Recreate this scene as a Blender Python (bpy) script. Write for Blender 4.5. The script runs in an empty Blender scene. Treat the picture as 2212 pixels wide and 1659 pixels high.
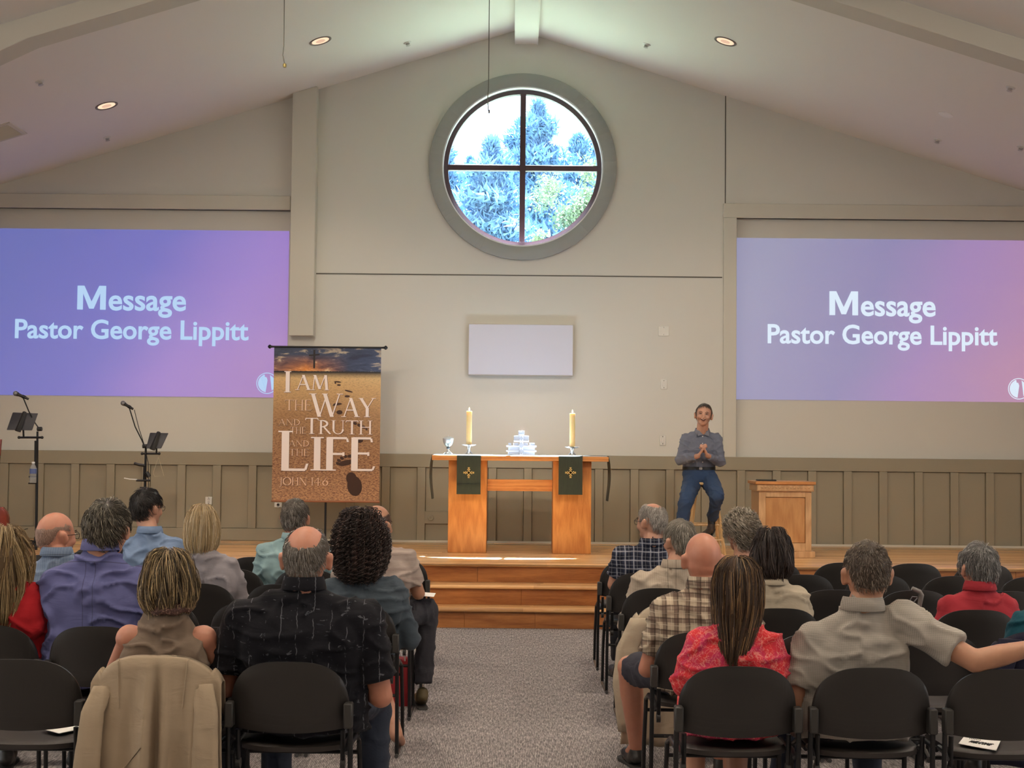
import bpy, bmesh, math, random
import numpy as np
from mathutils import Vector, Matrix, Euler, noise as mnoise
C = bpy.context.scene.collection
SC = bpy.context.scene
PI = math.pi
# ------------------------------------------------------------------ camera, light, exposure
W, H, F = 2212.0, 1659.0, 3067.0
EYE = Vector((0, 0, 1.53))
ROT = Matrix.Rotation(math.radians(0.10), 3, 'Z') @ Matrix.Rotation(math.radians(90 + 2.455), 3, 'X') @ Matrix.Rotation(math.radians(0.56), 3, 'Z')
cam_data = bpy.data.cameras.new('camera')
cam_data.sensor_fit = 'HORIZONTAL'; cam_data.sensor_width = 36.0; cam_data.lens = 36.0 * F / W
cam_data.clip_start = 0.1; cam_data.clip_end = 500
cam = bpy.data.objects.new('camera', cam_data); C.objects.link(cam)
cam.matrix_world = Matrix.Translation(EYE) @ ROT.to_4x4()
SC.camera = cam
SC.view_settings.view_transform = 'Standard'; SC.view_settings.look = 'None'
SC.view_settings.gamma = 1.0; SC.view_settings.use_curve_mapping = False
SC.view_settings.exposure = 0.36
SC.cycles.use_denoising = True
SC.cycles.max_bounces = 8; SC.cycles.diffuse_bounces = 5; SC.cycles.transparent_max_bounces = 12
SC.cycles.caustics_reflective = False; SC.cycles.caustics_refractive = False
SC.cycles.sample_clamp_indirect = 6.0

world = bpy.data.worlds.new('sky'); SC.world = world; world.use_nodes = True
wn = world.node_tree.nodes; wl = world.node_tree.links
bg = wn['Background']; bg.inputs[0].default_value = (0.86, 0.93, 1.0, 1); bg.inputs[1].default_value = 3.4

def light(name, kind, loc, energy, color, size=0.1, direction=None, spot=None, blend=0.5, size_y=None):
    d = bpy.data.lights.new(name, kind); d.energy = energy; d.color = color
    o = bpy.data.objects.new(name, d); C.objects.link(o); o.location = loc
    if kind == 'AREA':
        d.shape = 'RECTANGLE' if size_y else 'DISK'; d.size = size
        if size_y: d.size_y = size_y
    elif kind == 'SUN': d.angle = size
    else: d.shadow_soft_size = size
    if kind == 'SPOT': d.spot_size = spot; d.spot_blend = blend
    if direction is not None: o.rotation_euler = Vector(direction).to_track_quat('-Z', 'Y').to_euler()
    return o
SUN_DIR = Vector((-0.035, -1 / 2.02, -1)).normalized()
light('sun', 'SUN', (0, 30, 30), 250.0, (.87, 0.94, 1.0), math.radians(0.6), SUN_DIR)

def P(px, py, Y):
    "point of the plane y = Y seen at pixel (px, py) of the 2212 x 1659 photograph"
    d = ROT @ Vector((px - W / 2, H / 2 - py, -F))
    return EYE + d * (Y / d.y)
def PZ(px, py, z):
    d = ROT @ Vector((px - W / 2, H / 2 - py, -F))
    return EYE + d * ((z - EYE.z) / d.z)

# ------------------------------------------------------------------ room constants (metres)
YW = 15.1            # front wall plane
ZA, SL = 5.99, 0.311  # ceiling apex height at the front wall and roof slope
HALF = 8.2
YB = -5.0
STZ = 0.495          # stage height
AISLE = 0.81
def zc(x): return ZA - SL * abs(x)
# ceiling can lights over the room: warm, in rows along the slopes
CANS = [P(692, 88, 13.0), P(230, 228, 13.0), P(1567, 89, 13.0)]
WARM = (1.0, 0.84, 0.67)
# rows of warm recessed cans behind and over the seats (out of the frame), plus added cool fill lights along the windowless side walls
for yy in (-2.5, 1.0, 4.5, 8.0):
    for xx in (-5.2, -1.9, 1.9, 5.2):
        light('can_light', 'AREA', (xx, yy, zc(xx) - .03), {-2.5: 18, 1.0: 28, 4.5: 50, 8.0: 54}[yy], WARM, .25, (0, 0, -1))
# two added spots without fixtures, brightening the platform from over the middle rows
for sgn in (-1, 1):
    light('stage_fill_spot', 'SPOT', (sgn * 2.6, 7.2, zc(2.6) - .25), 260, (1.0, .86, .70), .12, (-sgn * .55, 6.4, -3.2), math.radians(58), 1.0)
for sgn in (-1, 1):
    light('side_fill_light', 'AREA', (sgn * (HALF - .05), 5.0, 2.0), 75, (.80, .90, 1.0), 9.0, (-sgn, 0, 0), size_y=1.6)

# ------------------------------------------------------------------ mesh helpers
class MB:
    def __init__(s): s.v = []; s.f = []
    def add(s, vs, fs):
        o = len(s.v); s.v.extend([tuple(p) for p in vs]); s.f.extend([tuple(i + o for i in f) for f in fs]); return s
    def box(s, x0, x1, y0, y1, z0, z1, M=None):
        vs = [(x, y, z) for x in (x0, x1) for y in (y0, y1) for z in (z0, z1)]
        if M is not None: vs = [M @ Vector(v) for v in vs]
        return s.add(vs, [(0, 1, 3, 2), (4, 6, 7, 5), (0, 4, 5, 1), (2, 3, 7, 6), (0, 2, 6, 4), (1, 5, 7, 3)])
    def prism(s, pts, d, M=None):
        "closed polygon of (x, z) extruded along y from d[0] to d[1]"
        n = len(pts)
        vs = [(p[0], d[0], p[1]) for p in pts] + [(p[0], d[1], p[1]) for p in pts]
        if M is not None: vs = [M @ Vector(v) for v in vs]
        a = sum(pts[i][0] * pts[(i + 1) % n][1] - pts[(i + 1) % n][0] * pts[i][1] for i in range(n))
        f = [tuple(range(n)), tuple(range(2 * n - 1, n - 1, -1))] + [(i, i + n, (i + 1) % n + n, (i + 1) % n) for i in range(n)]
        if a < 0: f = [q[::-1] for q in f]
        return s.add(vs, f)
    def loft(s, rings, cap=True, closed=True):
        n = len(rings[0]); vs = [p for r in rings for p in r]; f = []
        m = n if closed else n - 1
        for i in range(len(rings) - 1):
            for j in range(m):
                a = i * n + j; b = i * n + (j + 1) % n
                f.append((a, b, b + n, a + n))
        if cap and closed:
            f.append(tuple(range(n))[::-1]); k = (len(rings) - 1) * n; f.append(tuple(range(k, k + n)))
        return s.add(vs, f)
    def tube(s, pts, r, n=8, sy=1.0, up=None):
        pts = [Vector(p) for p in pts]; rs = r if isinstance(r, (list, tuple)) else [r] * len(pts)
        rings = []; prev = None
        for i, p in enumerate(pts):
            t = (pts[min(i + 1, len(pts) - 1)] - pts[max(i - 1, 0)]).normalized()
            if prev is None:
                a = Vector(up) if up else (Vector((0, 0, 1)) if abs(t.z) < .9 else Vector((0, 1, 0)))
                u = t.cross(a).normalized()
            else: u = (prev - t * prev.dot(t)).normalized()
            prev = u; w = t.cross(u)
            rings.append([p + (u * math.cos(2 * PI * k / n) + w * math.sin(2 * PI * k / n) * sy) * rs[i] for k in range(n)])
        return s.loft(rings)
    def lathe(s, prof, n=24, M=None, sx=1.0, sy=1.0):
        rings = [[(r * math.cos(2 * PI * k / n) * sx, r * math.sin(2 * PI * k / n) * sy, z) for k in range(n)] for r, z in prof]
        if M is not None: rings = [[M @ Vector(p) for p in r] for r in rings]
        return s.loft(rings)
    def cap(s, p0, p1, r0, r1, n=14, sq=None):
        "tapered capsule; sq = (axis vector, factor) squashes its section"
        p0, p1 = Vector(p0), Vector(p1); d = p1 - p0; L = d.length; t = d.normalized() if L > 1e-6 else Vector((0, 0, 1))
        a = Vector((0, 0, 1)) if abs(t.z) < .9 else Vector((0, 1, 0)); u = t.cross(a).normalized(); w = t.cross(u)
        rings = []
        for k in range(5): an = -PI / 2 + (k + .15) * PI / 2 / 4.15; rings.append((p0 + t * r0 * math.sin(an), r0 * math.cos(an)))
        for k in range(5): an = (k) * PI / 2 / 4.15; rings.append((p1 + t * r1 * math.sin(an), r1 * math.cos(an)))
        out = []
        for c, r in rings:
            rg = []
            for k in range(n):
                o = (u * math.cos(2 * PI * k / n) + w * math.sin(2 * PI * k / n)) * r
                if sq: ax = Vector(sq[0]).normalized(); o = o - ax * o.dot(ax) * (1 - sq[1])
                rg.append(c + o)
            out.append(rg)
        return s.loft(out)
    def ell(s, c, r, M=None, n=18, m=12):
        c = Vector(c); rings = []
        for i in range(m):
            th = PI * (i + .35) / (m - .3)
            rg = []
            for k in range(n):
                v = Vector((r[0] * math.sin(th) * math.cos(2 * PI * k / n), r[1] * math.sin(th) * math.sin(2 * PI * k / n), -r[2] * math.cos(th)))
                if M is not None: v = M @ v
                rg.append(c + v)
            rings.append(rg)
        return s.loft(rings)
    def xf(s, M):
        s.v = [tuple(M @ Vector(p)) for p in s.v]; return s
    def mesh(s, name, bevel=0.0, smooth=40, seg=1):
        me = bpy.data.meshes.new(name); me.from_pydata(s.v, [], s.f)
        bm = bmesh.new(); bm.from_mesh(me)
        bmesh.ops.recalc_face_normals(bm, faces=bm.faces)
        if bevel: bmesh.ops.bevel(bm, geom=[e for e in bm.edges if len(e.link_faces) == 2 and e.calc_face_angle(0) > .6], offset=bevel, segments=seg, profile=.6, affect='EDGES')
        bm.to_mesh(me); bm.free()
        if smooth:
            me.shade_smooth()
            if smooth < 180: me.set_sharp_from_angle(angle=math.radians(smooth))
        return me
def link(name, me, mat=None, parent=None, loc=None):
    if mat is not None:
        me.materials.clear(); me.materials.append(mat)
    o = bpy.data.objects.new(name, me); C.objects.link(o)
    if parent is not None: o.parent = parent
    if loc is not None: o.location = loc
    return o
def ob(name, mb, mat, parent=None, bevel=0.0, smooth=40, loc=None, seg=1):
    return link(name, mb.mesh(name, bevel, smooth, seg), mat, parent, loc)
def tag(o, label=None, cat=None, group=None, kind=None):
    if label: o['label'] = label
    if cat: o['category'] = cat
    if group: o['group'] = group
    if kind: o['kind'] = kind
    return o
def thing(name, label, cat, loc=(0, 0, 0), rz=0.0, group=None):
    o = bpy.data.objects.new(name, None); C.objects.link(o); o.empty_display_size = .05
    o.location = loc; o.rotation_euler = (0, 0, rz); return tag(o, label, cat, group)
def struct(name, mb, mat, parent=None, bevel=0.0, smooth=30):
    o = ob(name, mb, mat, parent, bevel, smooth)
    if parent is None: o['kind'] = 'structure'
    return o
def copy_thing(r, loc, rz=0.0, label=None, scale=None):
    n = r.copy(); C.objects.link(n); n.location = loc; n.rotation_euler = (0, 0, rz)
    if label: n['label'] = label
    for ch in list(r.children):
        c = ch.copy(); C.objects.link(c); c.parent = n
        for g in list(ch.children):
            d = g.copy(); C.objects.link(d); d.parent = c
    return n

# ------------------------------------------------------------------ materials
def srgb(r, g, b):
    f = lambda c: (c / 255) / 12.92 if c <= 10 else ((c / 255 + .055) / 1.055) ** 2.4
    return (f(r), f(g), f(b), 1)
class NT:
    def __init__(s, name):
        s.m = bpy.data.materials.new(name); s.m.use_nodes = True; s.t = s.m.node_tree; s.n = s.t.nodes; s.l = s.t.links
        s.b = s.n['Principled BSDF']
    def node(s, typ, **kw):
        n = s.n.new(typ)
        for k, v in kw.items(): setattr(n, k, v)
        return n
    def coord(s, scale=(1, 1, 1), rot=(0, 0, 0), src='Object'):
        tc = s.node('ShaderNodeTexCoord'); mp = s.node('ShaderNodeMapping')
        mp.inputs['Scale'].default_value = scale; mp.inputs['Rotation'].default_value = rot
        s.l.new(tc.outputs[src], mp.inputs[0]); return mp.outputs[0]
    def noise(s, vec, scale=5, detail=4, rough=.6, dist=0):
        n = s.node('ShaderNodeTexNoise'); n.inputs['Scale'].default_value = scale; n.inputs['Detail'].default_value = detail
        n.inputs['Roughness'].default_value = rough; n.inputs['Distortion'].default_value = dist
        s.l.new(vec, n.inputs['Vector']); return n.outputs['Fac']
    def ramp(s, fac, stops, interp='LINEAR'):
        r = s.node('ShaderNodeValToRGB'); r.color_ramp.interpolation = interp
        e = r.color_ramp.elements
        while len(e) < len(stops): e.new(.5)
        for i, (p, c) in enumerate(stops):
            e[i].position = p; e[i].color = c if len(c) == 4 else (*c, 1)
        s.l.new(fac, r.inputs[0]); return r.outputs[0]
    def mix(s, fac, a, b, mode='MIX'):
        m = s.node('ShaderNodeMix', data_type='RGBA', blend_type=mode)
        for sock, v in ((m.inputs[0], fac), (m.inputs[6], a), (m.inputs[7], b)):
            if hasattr(v, 'is_linked'): s.l.new(v, sock)
            else: sock.default_value = v
        return m.outputs[2]
    def math(s, op, a, b=None, c=None, clamp=False):
        m = s.node('ShaderNodeMath', operation=op, use_clamp=clamp)
        for i, v in enumerate((a, b, c)):
            if v is None: continue
            if hasattr(v, 'is_linked'): s.l.new(v, m.inputs[i])
            else: m.inputs[i].default_value = v
        return m.outputs[0]
    def sep(s, vec):
        n = s.node('ShaderNodeSeparateXYZ'); s.l.new(vec, n.inputs[0]); return n.outputs
    def bump(s, h, strength=.3, dist=.01):
        b = s.node('ShaderNodeBump'); b.inputs['Strength'].default_value = strength; b.inputs['Distance'].default_value = dist
        s.l.new(h, b.inputs['Height']); s.l.new(b.outputs[0], s.b.inputs['Normal']); return b
    def base(s, col): 
        if hasattr(col, 'is_linked'): s.l.new(col, s.b.inputs['Base Color'])
        else: s.b.inputs['Base Color'].default_value = col
    def set(s, **kw):
        for k, v in kw.items(): s.b.inputs[k.replace('_', ' ')].default_value = v
        return s
_mc = {}
def pbr(name, col, rough=.6, metal=0.0, var=0.0, vs=4, bs=0.0, bscale=200, spec=.5, stretch=(1, 1, 1), sheen=0):
    if name in _mc: return _mc[name]
    t = NT(name); t.set(Roughness=rough, Metallic=metal); t.b.inputs['Specular IOR Level'].default_value = spec
    if sheen: t.b.inputs['Sheen Weight'].default_value = sheen
    if var:
        f = t.noise(t.coord(stretch), vs, 5)
        t.base(t.mix(f, tuple(c * (1 - var) for c in col[:3]) + (1,), tuple(min(1, c * (1 + var)) for c in col[:3]) + (1,)))
    else: t.base(col)
    if bs: t.bump(t.noise(t.coord(stretch), bscale, 3), bs, .002)
    _mc[name] = t.m; return t.m
def emis(name, col, strength):
    t = NT(name); t.base((0, 0, 0, 1)); t.b.inputs['Emission Color'].default_value = col; t.b.inputs['Emission Strength'].default_value = strength; return t.m
def wood(name, a, b, axis='X', scale=1.0, rough=.35, coat=.1, boards=None):
    "oak: grain runs along axis; boards = (board width axis index, width, length) tints each board"
    t = NT(name); t.set(Roughness=rough); t.b.inputs['Coat Weight'].default_value = coat; t.b.inputs['Coat Roughness'].default_value = .2
    st = {'X': (.9, 9, 9), 'Y': (9, .9, 9), 'Z': (9, 9, .9)}[axis]
    co = t.coord(tuple(q * scale for q in st))
    g1 = t.noise(co, 2.0, 6, .65, 1.2); g2 = t.noise(co, 14, 3, .6)
    w = t.node('ShaderNodeTexWave', wave_type='RINGS'); w.inputs['Scale'].default_value = .6; w.inputs['Distortion'].default_value = 9; w.inputs['Detail'].default_value = 3
    t.l.new(co, w.inputs[0])
    g = t.math('ADD', t.math('MULTIPLY', g1, .55), t.math('ADD', t.math('MULTIPLY', w.outputs['Fac'], .2), t.math('MULTIPLY', g2, .25)))
    col = t.ramp(g, [(.25, a), (.7, b)])
    if boards:
        x, y, z = t.sep(t.coord())[:3]
        src = (x, y, z)[boards[0]]; along = (x, y, z)[{'X': 0, 'Y': 1, 'Z': 2}[axis]]
        row = t.math('FLOOR', t.math('DIVIDE', src, boards[1]))
        seg = t.math('FLOOR', t.math('DIVIDE', t.math('ADD', along, t.math('MULTIPLY', row, 1.37)), boards[2]))
        wn_ = t.node('ShaderNodeTexWhiteNoise', noise_dimensions='2D'); cb = t.node('ShaderNodeCombineXYZ')
        t.l.new(row, cb.inputs[0]); t.l.new(seg, cb.inputs[1]); t.l.new(cb.outputs[0], wn_.inputs[0])
        hs = t.node('ShaderNodeHueSaturation'); t.l.new(col, hs.inputs['Color'])
        t.l.new(t.math('ADD', t.math('MULTIPLY', wn_.outputs[0], .38), .80), hs.inputs['Value'])
        col = hs.outputs[0]
        fr = t.math('FRACT', t.math('DIVIDE', src, boards[1]))
        gap = t.math('LESS_THAN', fr, .03); col = t.mix(t.math('MULTIPLY', gap, .55), col, (0.05, .025, .01, 1))
    t.base(col); t.bump(g2, .08, .002)
    return t.m
def wallmat(name, col, bs=.12):
    t = NT(name); t.set(Roughness=.72); co = t.coord()
    t.base(t.mix(t.noise(co, 1.2, 3), tuple(c * .985 for c in col[:3]) + (1,), col))
    t.bump(t.noise(co, 160, 2), bs, .0015); return t.m
M_WALL = wallmat('wall_paint', (0.66, 0.638, 0.570, 1))
M_CEIL = wallmat('ceiling_paint', (0.84, 0.80, 0.745, 1))
M_TRIM = wallmat('trim_paint', (0.60, 0.57, 0.485, 1), .05)
M_WAIN = wallmat('wainscot_paint', (0.300, 0.265, 0.190, 1), .05)
M_SAGE = wallmat('sage_paint', (0.30, 0.305, 0.28, 1), .05)
M_OAKF = wood('oak_floor', srgb(178, 122, 70), srgb(224, 178, 122), 'X', 1.0, .22, .35, (1, .083, 1.4))
M_OAKR = wood('oak_riser', srgb(116, 64, 28), srgb(176, 116, 64), 'X', 1.4, .35, .15)
M_OAKX = wood('oak_board', srgb(168, 98, 44), srgb(214, 150, 88), 'X', 1.6, .35, .1)
M_OAKZ = wood('oak_veneer', srgb(170, 100, 44), srgb(214, 146, 78), 'Z', 1.6, .38, .1)
M_OAKL = wood('oak_lectern', srgb(184, 138, 92), srgb(220, 178, 130), 'Z', 1.8, .4, .1)
M_OAKP = wood('oak_lectern_panel', srgb(176, 120, 70), srgb(206, 154, 98), 'Z', 1.8, .4, .1)
M_BLACK = pbr('black_metal', (0.012, 0.012, 0.013, 1), .38, .3)
M_BLACKP = pbr('black_plastic', (0.020, 0.019, 0.018, 1), .45, bs=.1, bscale=600)
M_CHROME = pbr('chrome', (.7, .7, .72, 1), .18, 1.0)
M_WHITE = pbr('white_paper', (.85, .83, .8, 1), .7)
M_IVORY = pbr('ivory_plastic', (.72, .70, .64, 1), .4)

def carpet():
    t = NT('carpet'); t.set(Roughness=.95); t.b.inputs['Specular IOR Level'].default_value = .15
    co = t.coord((1, .07, 1)); fine = t.noise(co, 260, 2, .7)
    streak = t.noise(t.coord((1, .12, 1)), 95, 3, .7)
    loop = t.noise(t.coord((1, .3, 1)), 420, 2, .6)
    x, y, z = t.sep(t.coord())[:3]
    row = t.math('FLOOR', t.math('DIVIDE', y, .5)); colm = t.math('FLOOR', t.math('DIVIDE', x, .5))
    cb = t.node('ShaderNodeCombineXYZ'); t.l.new(row, cb.inputs[0]); t.l.new(colm, cb.inputs[1])
    wn_ = t.node('ShaderNodeTexWhiteNoise', noise_dimensions='2D'); t.l.new(cb.outputs[0], wn_.inputs[0])
    # ribs, 5 mm apart, running down the aisle
    rib = t.math('MULTIPLY', t.math('ADD', t.math('SINE', t.math('MULTIPLY', x, 2 * PI / .0085)), 1), .5)
    f = t.math('ADD', t.math('MULTIPLY', fine, .42), t.math('ADD', t.math('MULTIPLY', streak, .36), t.math('MULTIPLY', loop, .22)))
    f = t.math('ADD', f, t.math('MULTIPLY', t.math('SUBTRACT', rib, .5), .10))
    col = t.ramp(f, [(.38, (.085, .078, .082)), (.50, (.25, .226, .225)), (.62, (.60, .545, .525))])
    hs = t.node('ShaderNodeHueSaturation'); t.l.new(col, hs.inputs['Color'])
    t.l.new(t.math('ADD', t.math('MULTIPLY', wn_.outputs[0], .12), .94), hs.inputs['Value'])
    t.base(hs.outputs[0]); t.bump(f, .5, .004); return t.m
M_CARPET = carpet()

# ------------------------------------------------------------------ room shell
struct('floor', MB().box(-HALF, HALF, YB, YW + .3, -.15, 0), M_CARPET)
for s, nm in ((-1, 'ceiling'), (1, 'ceiling')):
    m = MB().prism([(0, ZA), (s * (HALF + .2), ZA - SL * (HALF + .2)), (s * (HALF + .2), ZA - SL * (HALF + .2) + .15), (0, ZA + .15)], (YB - .2, YW + .3))
    struct(nm, m, M_CEIL)
zE = zc(HALF)
struct('wall_left', MB().box(-HALF - .15, -HALF, YB, YW + .3, 0, zE), M_WALL)
struct('wall_right', MB().box(HALF, HALF + .15, YB, YW + .3, 0, zE), M_WALL)
struct('wall_rear', MB().prism([(-HALF, 0), (HALF, 0), (HALF, zE), (0, ZA), (-HALF, zE)], (YB - .15, YB)), M_WALL)

# front wall: centre bay with the round window hole, gable pieces over the screen niches, recessed niche walls
XL, XR = P(627, 500, YW).x, P(1590, 700, YW).x
ZB0 = P(300, 451, YW).z; ZB1 = P(300, 421, YW).z     # band over the niches, left side
ZR0 = P(1900, 474, YW).z; ZR1 = P(1900, 443, YW).z   # right side
WC = P(1129, 361, YW); WR = 408 / 2 / (F / YW)       # window centre and outer casing radius
RO = WR * .862                                       # hole radius
def ring_wall(poly, c, r, y0, y1, n=96):
    angs = sorted(set([2 * PI * k / n for k in range(n)] + [math.atan2(q[1] - c[1], q[0] - c[0]) % (2 * PI) for q in poly]))
    def hit(a):
        d = (math.cos(a), math.sin(a)); best = None
        for i in range(len(poly)):
            p, q = poly[i], poly[(i + 1) % len(poly)]; e = (q[0] - p[0], q[1] - p[1])
            den = d[0] * e[1] - d[1] * e[0]
            if abs(den) < 1e-9: continue
            w_ = (p[0] - c[0], p[1] - c[1]); t_ = (w_[0] * e[1] - w_[1] * e[0]) / den; u_ = (w_[0] * d[1] - w_[1] * d[0]) / den
            if t_ > 0 and -1e-6 <= u_ <= 1 + 1e-6 and (best is None or t_ < best): best = t_
        return (c[0] + d[0] * best, c[1] + d[1] * best)
    m = MB(); N = len(angs)
    inn = [(c[0] + r * math.cos(a), c[1] + r * math.sin(a)) for a in angs]; out = [hit(a) for a in angs]
    vs = [(p[0], y0, p[1]) for p in inn] + [(p[0], y0, p[1]) for p in out] + [(p[0], y1, p[1]) for p in inn] + [(p[0], y1, p[1]) for p in out]
    f = []
    for i in range(N):
        j = (i + 1) % N
        f += [(i, j, N + j, N + i), (2 * N + j, 2 * N + i, 3 * N + i, 3 * N + j), (i, 2 * N + i, 2 * N + j, j), (N + i, N + j, 3 * N + j, 3 * N + i)]
    return m.add(vs, f)
struct('wall_front', ring_wall([(XL, 0), (XR, 0), (XR, zc(XR)), (0, ZA), (XL, zc(XL))], (WC.x, WC.z), RO, YW, YW + .22), M_WALL)
xc = lambda z: (ZA - z) / SL
struct('wall_front', MB().prism([(-xc(ZB0), ZB0), (XL, ZB0), (XL, zc(XL))], (YW + .02, YW + .3)), M_WALL)
struct('wall_front', MB().prism([(xc(ZR0), ZR0), (XR, ZR0), (XR, zc(XR))], (YW + .006, YW + .3)), M_WALL)
struct('wall_front', MB().prism([(-HALF, 0), (XL, 0), (XL, ZB0), (-xc(ZB0), ZB0), (-HALF, zE)], (YW + .07, YW + .3)), M_WALL)
struct('wall_front', MB().prism([(HALF, 0), (XR, 0), (XR, ZR0), (xc(ZR0), ZR0), (HALF, zE)], (YW + .06, YW + .3)), M_WALL)
struct('trim_1', MB().prism([(-xc(ZB0), ZB0), (XL, ZB0), (XL, ZB1), (-xc(ZB1), ZB1)], (YW - .025, YW + .07)), M_TRIM, None, .004)
xr0 = P(1562, 450, YW).x
struct('trim_2', MB().prism([(xc(ZR0), ZR0), (xr0, ZR0), (xr0, ZR1), (xc(ZR1), ZR1)], (YW - .025, YW + .06)), M_TRIM, None, .004)
struct('trim_3', MB().box(P(1562, 700, YW).x, XR, YW - .03, YW + .1, 1.42, ZR0), M_TRIM, None, .003)
# duct chase left of the centre bay: a boxed pier that stops above the screen's lower half
pz0 = P(650, 727, YW).z; px0, px1 = P(628, 450, YW - .14).x, P(681, 450, YW - .14).x
struct('trim_4', MB().prism([(px0, pz0), (px1, pz0), (px1, zc(px1)), (px0, zc(px0))], (YW - .14, YW)), M_TRIM, None, .004)
# reveal joints in the drywall
M_JOINT = pbr('joint_shadow', (.10, .09, .07, 1), .9)
sz = P(1120, 595, YW).z
struct('trim_5', MB().box(px1, P(1560, 600, YW).x, YW - .004, YW + .01, sz - .006, sz + .006), M_JOINT)
sx = P(1567, 320, YW).x
struct('trim_6', MB().box(sx - .005, sx + .005, YW - .004, YW + .01, ZR1, zc(sx)), M_JOINT)
# ridge beam, with two edge beads
bz = P(1137, 97, YW).z; bx0, bx1 = P(1112, 97, YW).x, P(1162, 97, YW).x
m = MB().box(bx0 + .012, bx1 - .012, YB, YW, bz + .008, ZA)
for x in (bx0, bx1 - .016): m.box(x, x + .016, YB, YW, bz, ZA)
struct('trim_7', m, M_CEIL)
# roof ribs: a shallow boxed beam under each slope, with a steeper brace at the left end
def rib(name, s, Y0, Y1, drop, xa, xb, knee=None):
    top = lambda x: zc(x) + .01; bot = lambda x: zc(x) - drop
    pts = [(s * xa, top(xa)), (s * xb, top(xb)), (s * xb, bot(xb)), (s * xa, bot(xa))]
    if knee: pts = [(s * xa, top(xa)), (s * xb, top(xb)), (s * xb, bot(xb) - .75), (s * knee, bot(knee)), (s * xa, bot(xa))]
    struct(name, MB().prism(pts, (Y0, Y1)), M_TRIM, None, .004)
rib('trim_8', -1, 10.86, 11.14, .17, .12, HALF, 3.80)
rib('trim_9', 1, 11.04, 11.32, .17, .12, HALF)

# ------------------------------------------------------------------ wainscot: every rail, batten and panel its own piece
ZT = 1.425
wain = struct('trim_10', MB().box(-HALF, HALF, YW - .015, YW + .11, STZ, ZT - .01), M_WAIN)
def sub(name, mb, mat, par, bevel=0.0): return ob(name, mb, mat, par, bevel, 30)
sub('top_rail', MB().box(-HALF, HALF, YW - .05, YW - .015, ZT - .14, ZT), M_WAIN, wain, .003)
XS = P(690, 1100, YW).x
sub('bottom_rail', MB().box(-HALF, XS, YW - .05, YW - .015, STZ, STZ + .125), M_WAIN, wain, .003)
me_b = {}
xs = []
x = -4.645
while x > -HALF: x -= .376
x += .376
while x < XS - .03: xs.append((x, STZ + .125)); x += .376
x = .152 - .376 * 6
while x < HALF: xs.append((x, STZ)) if x > XS + .02 else None; x += .376
for x, z0 in xs:
    k = ('b', round(z0, 3))
    if k not in me_b: me_b[k] = MB().box(-.0425, .0425, YW - .048, YW - .016, z0, ZT - .14).mesh('batten', .003, 30)
    link('batten', me_b[k], M_WAIN, wain, (x, 0, 0))
for (xa, za), (xb, zb) in zip(xs[:-1], xs[1:]):
    w_ = xb - xa - .085
    if w_ < .05: continue
    k = ('p', round(w_, 3), round(za, 3))
    if k not in me_b: me_b[k] = MB().box(-w_ / 2 + .003, w_ / 2 - .003, YW - .022, YW - .014, za + .003, ZT - .143).mesh('panel', .002, 30)
    link('panel', me_b[k], M_WAIN, wain, ((xa + xb) / 2, 0, 0))
# access hatch in one panel: two cross rails and a round plate
hx = P(950, 1120, YW).x
sub('cross_rail', MB().box(P(917, 1120, YW).x, P(975, 1120, YW).x, YW - .046, YW - .012, P(950, 1131, YW).z, P(950, 1104, YW).z), M_WAIN, wain, .003)
sub('round_plate', MB().lathe([(.0, .0), (.032, .0), (.032, .006), (.026, .010), (.012, .010), (.010, .005), (0, .005)], 24, Matrix.Translation((P(931, 1118, YW).x, YW - .046, P(931, 1118, YW).z)) @ Matrix.Rotation(PI / 2, 4, 'X')), M_WAIN, wain)
struct('baseboard_front', MB().box(XS, HALF, YW - .062, YW - .045, STZ, STZ + .02), M_TRIM)

# ------------------------------------------------------------------ platform and steps
st = struct('floor_1', MB().box(-HALF, HALF, 12.50, YW + .1, 0, STZ - .03), M_OAKR)
st.name = 'platform'; st['kind'] = 'structure'
def tread(y0, y1, x0, x1, z, name='tread'):
    # rounded nosing at the front
    prof = [(y1, z - .03), (y1, z), (y0 + .012, z), (y0 + .004, z - .004), (y0, z - .012), (y0, z - .02), (y0 + .005, z - .028), (y0 + .014, z - .03)]
    m = MB(); n = len(prof)
    m.loft([[(x, p[0], p[1]) for p in prof] for x in (x0, x1)])
    return ob(name, m, M_OAKF, st, 0, 40)
tread(12.45, YW + .1, -HALF, HALF, STZ, 'stage_floor')
me_r = {}
def riser(y, z0, z1, x0, x1, joints):
    xs_ = [x0] + joints + [x1]
    for a, b in zip(xs_[:-1], xs_[1:]):
        ob('riser_board', MB().box(a + .001, b - .001, y, y + .02, z0, z1), M_OAKR, st, .0015, 30)
jj = lambda px, py, Y: P(px, py, Y).x
SX = 2.2
riser(12.48, 0.0, STZ - .03, -HALF, -SX, [-5.6, -3.9])
riser(12.48, 0.0, STZ - .03, SX, HALF, [3.1, 4.4, 6.5])
riser(12.48, .33, STZ - .03, -SX, SX, [jj(905, 1235, 12.5) - .9, jj(1032, 1235, 12.5)])
riser(12.20, .165, .30, -SX, SX, [-.9, jj(1126, 1280, 12.2)])
riser(11.93, 0.0, .135, -SX, SX, [-.4, jj(1156, 1330, 11.9)])
ob('step_core', MB().box(-SX + .01, SX - .01, 12.22, 12.5, 0, .30).box(-SX + .01, SX - .01, 11.95, 12.22, 0, .135), M_OAKR, st)
tread(12.17, 12.48, -SX - .01, SX + .01, .33)
tread(11.90, 12.20, -SX - .01, SX + .01, .165)

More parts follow.
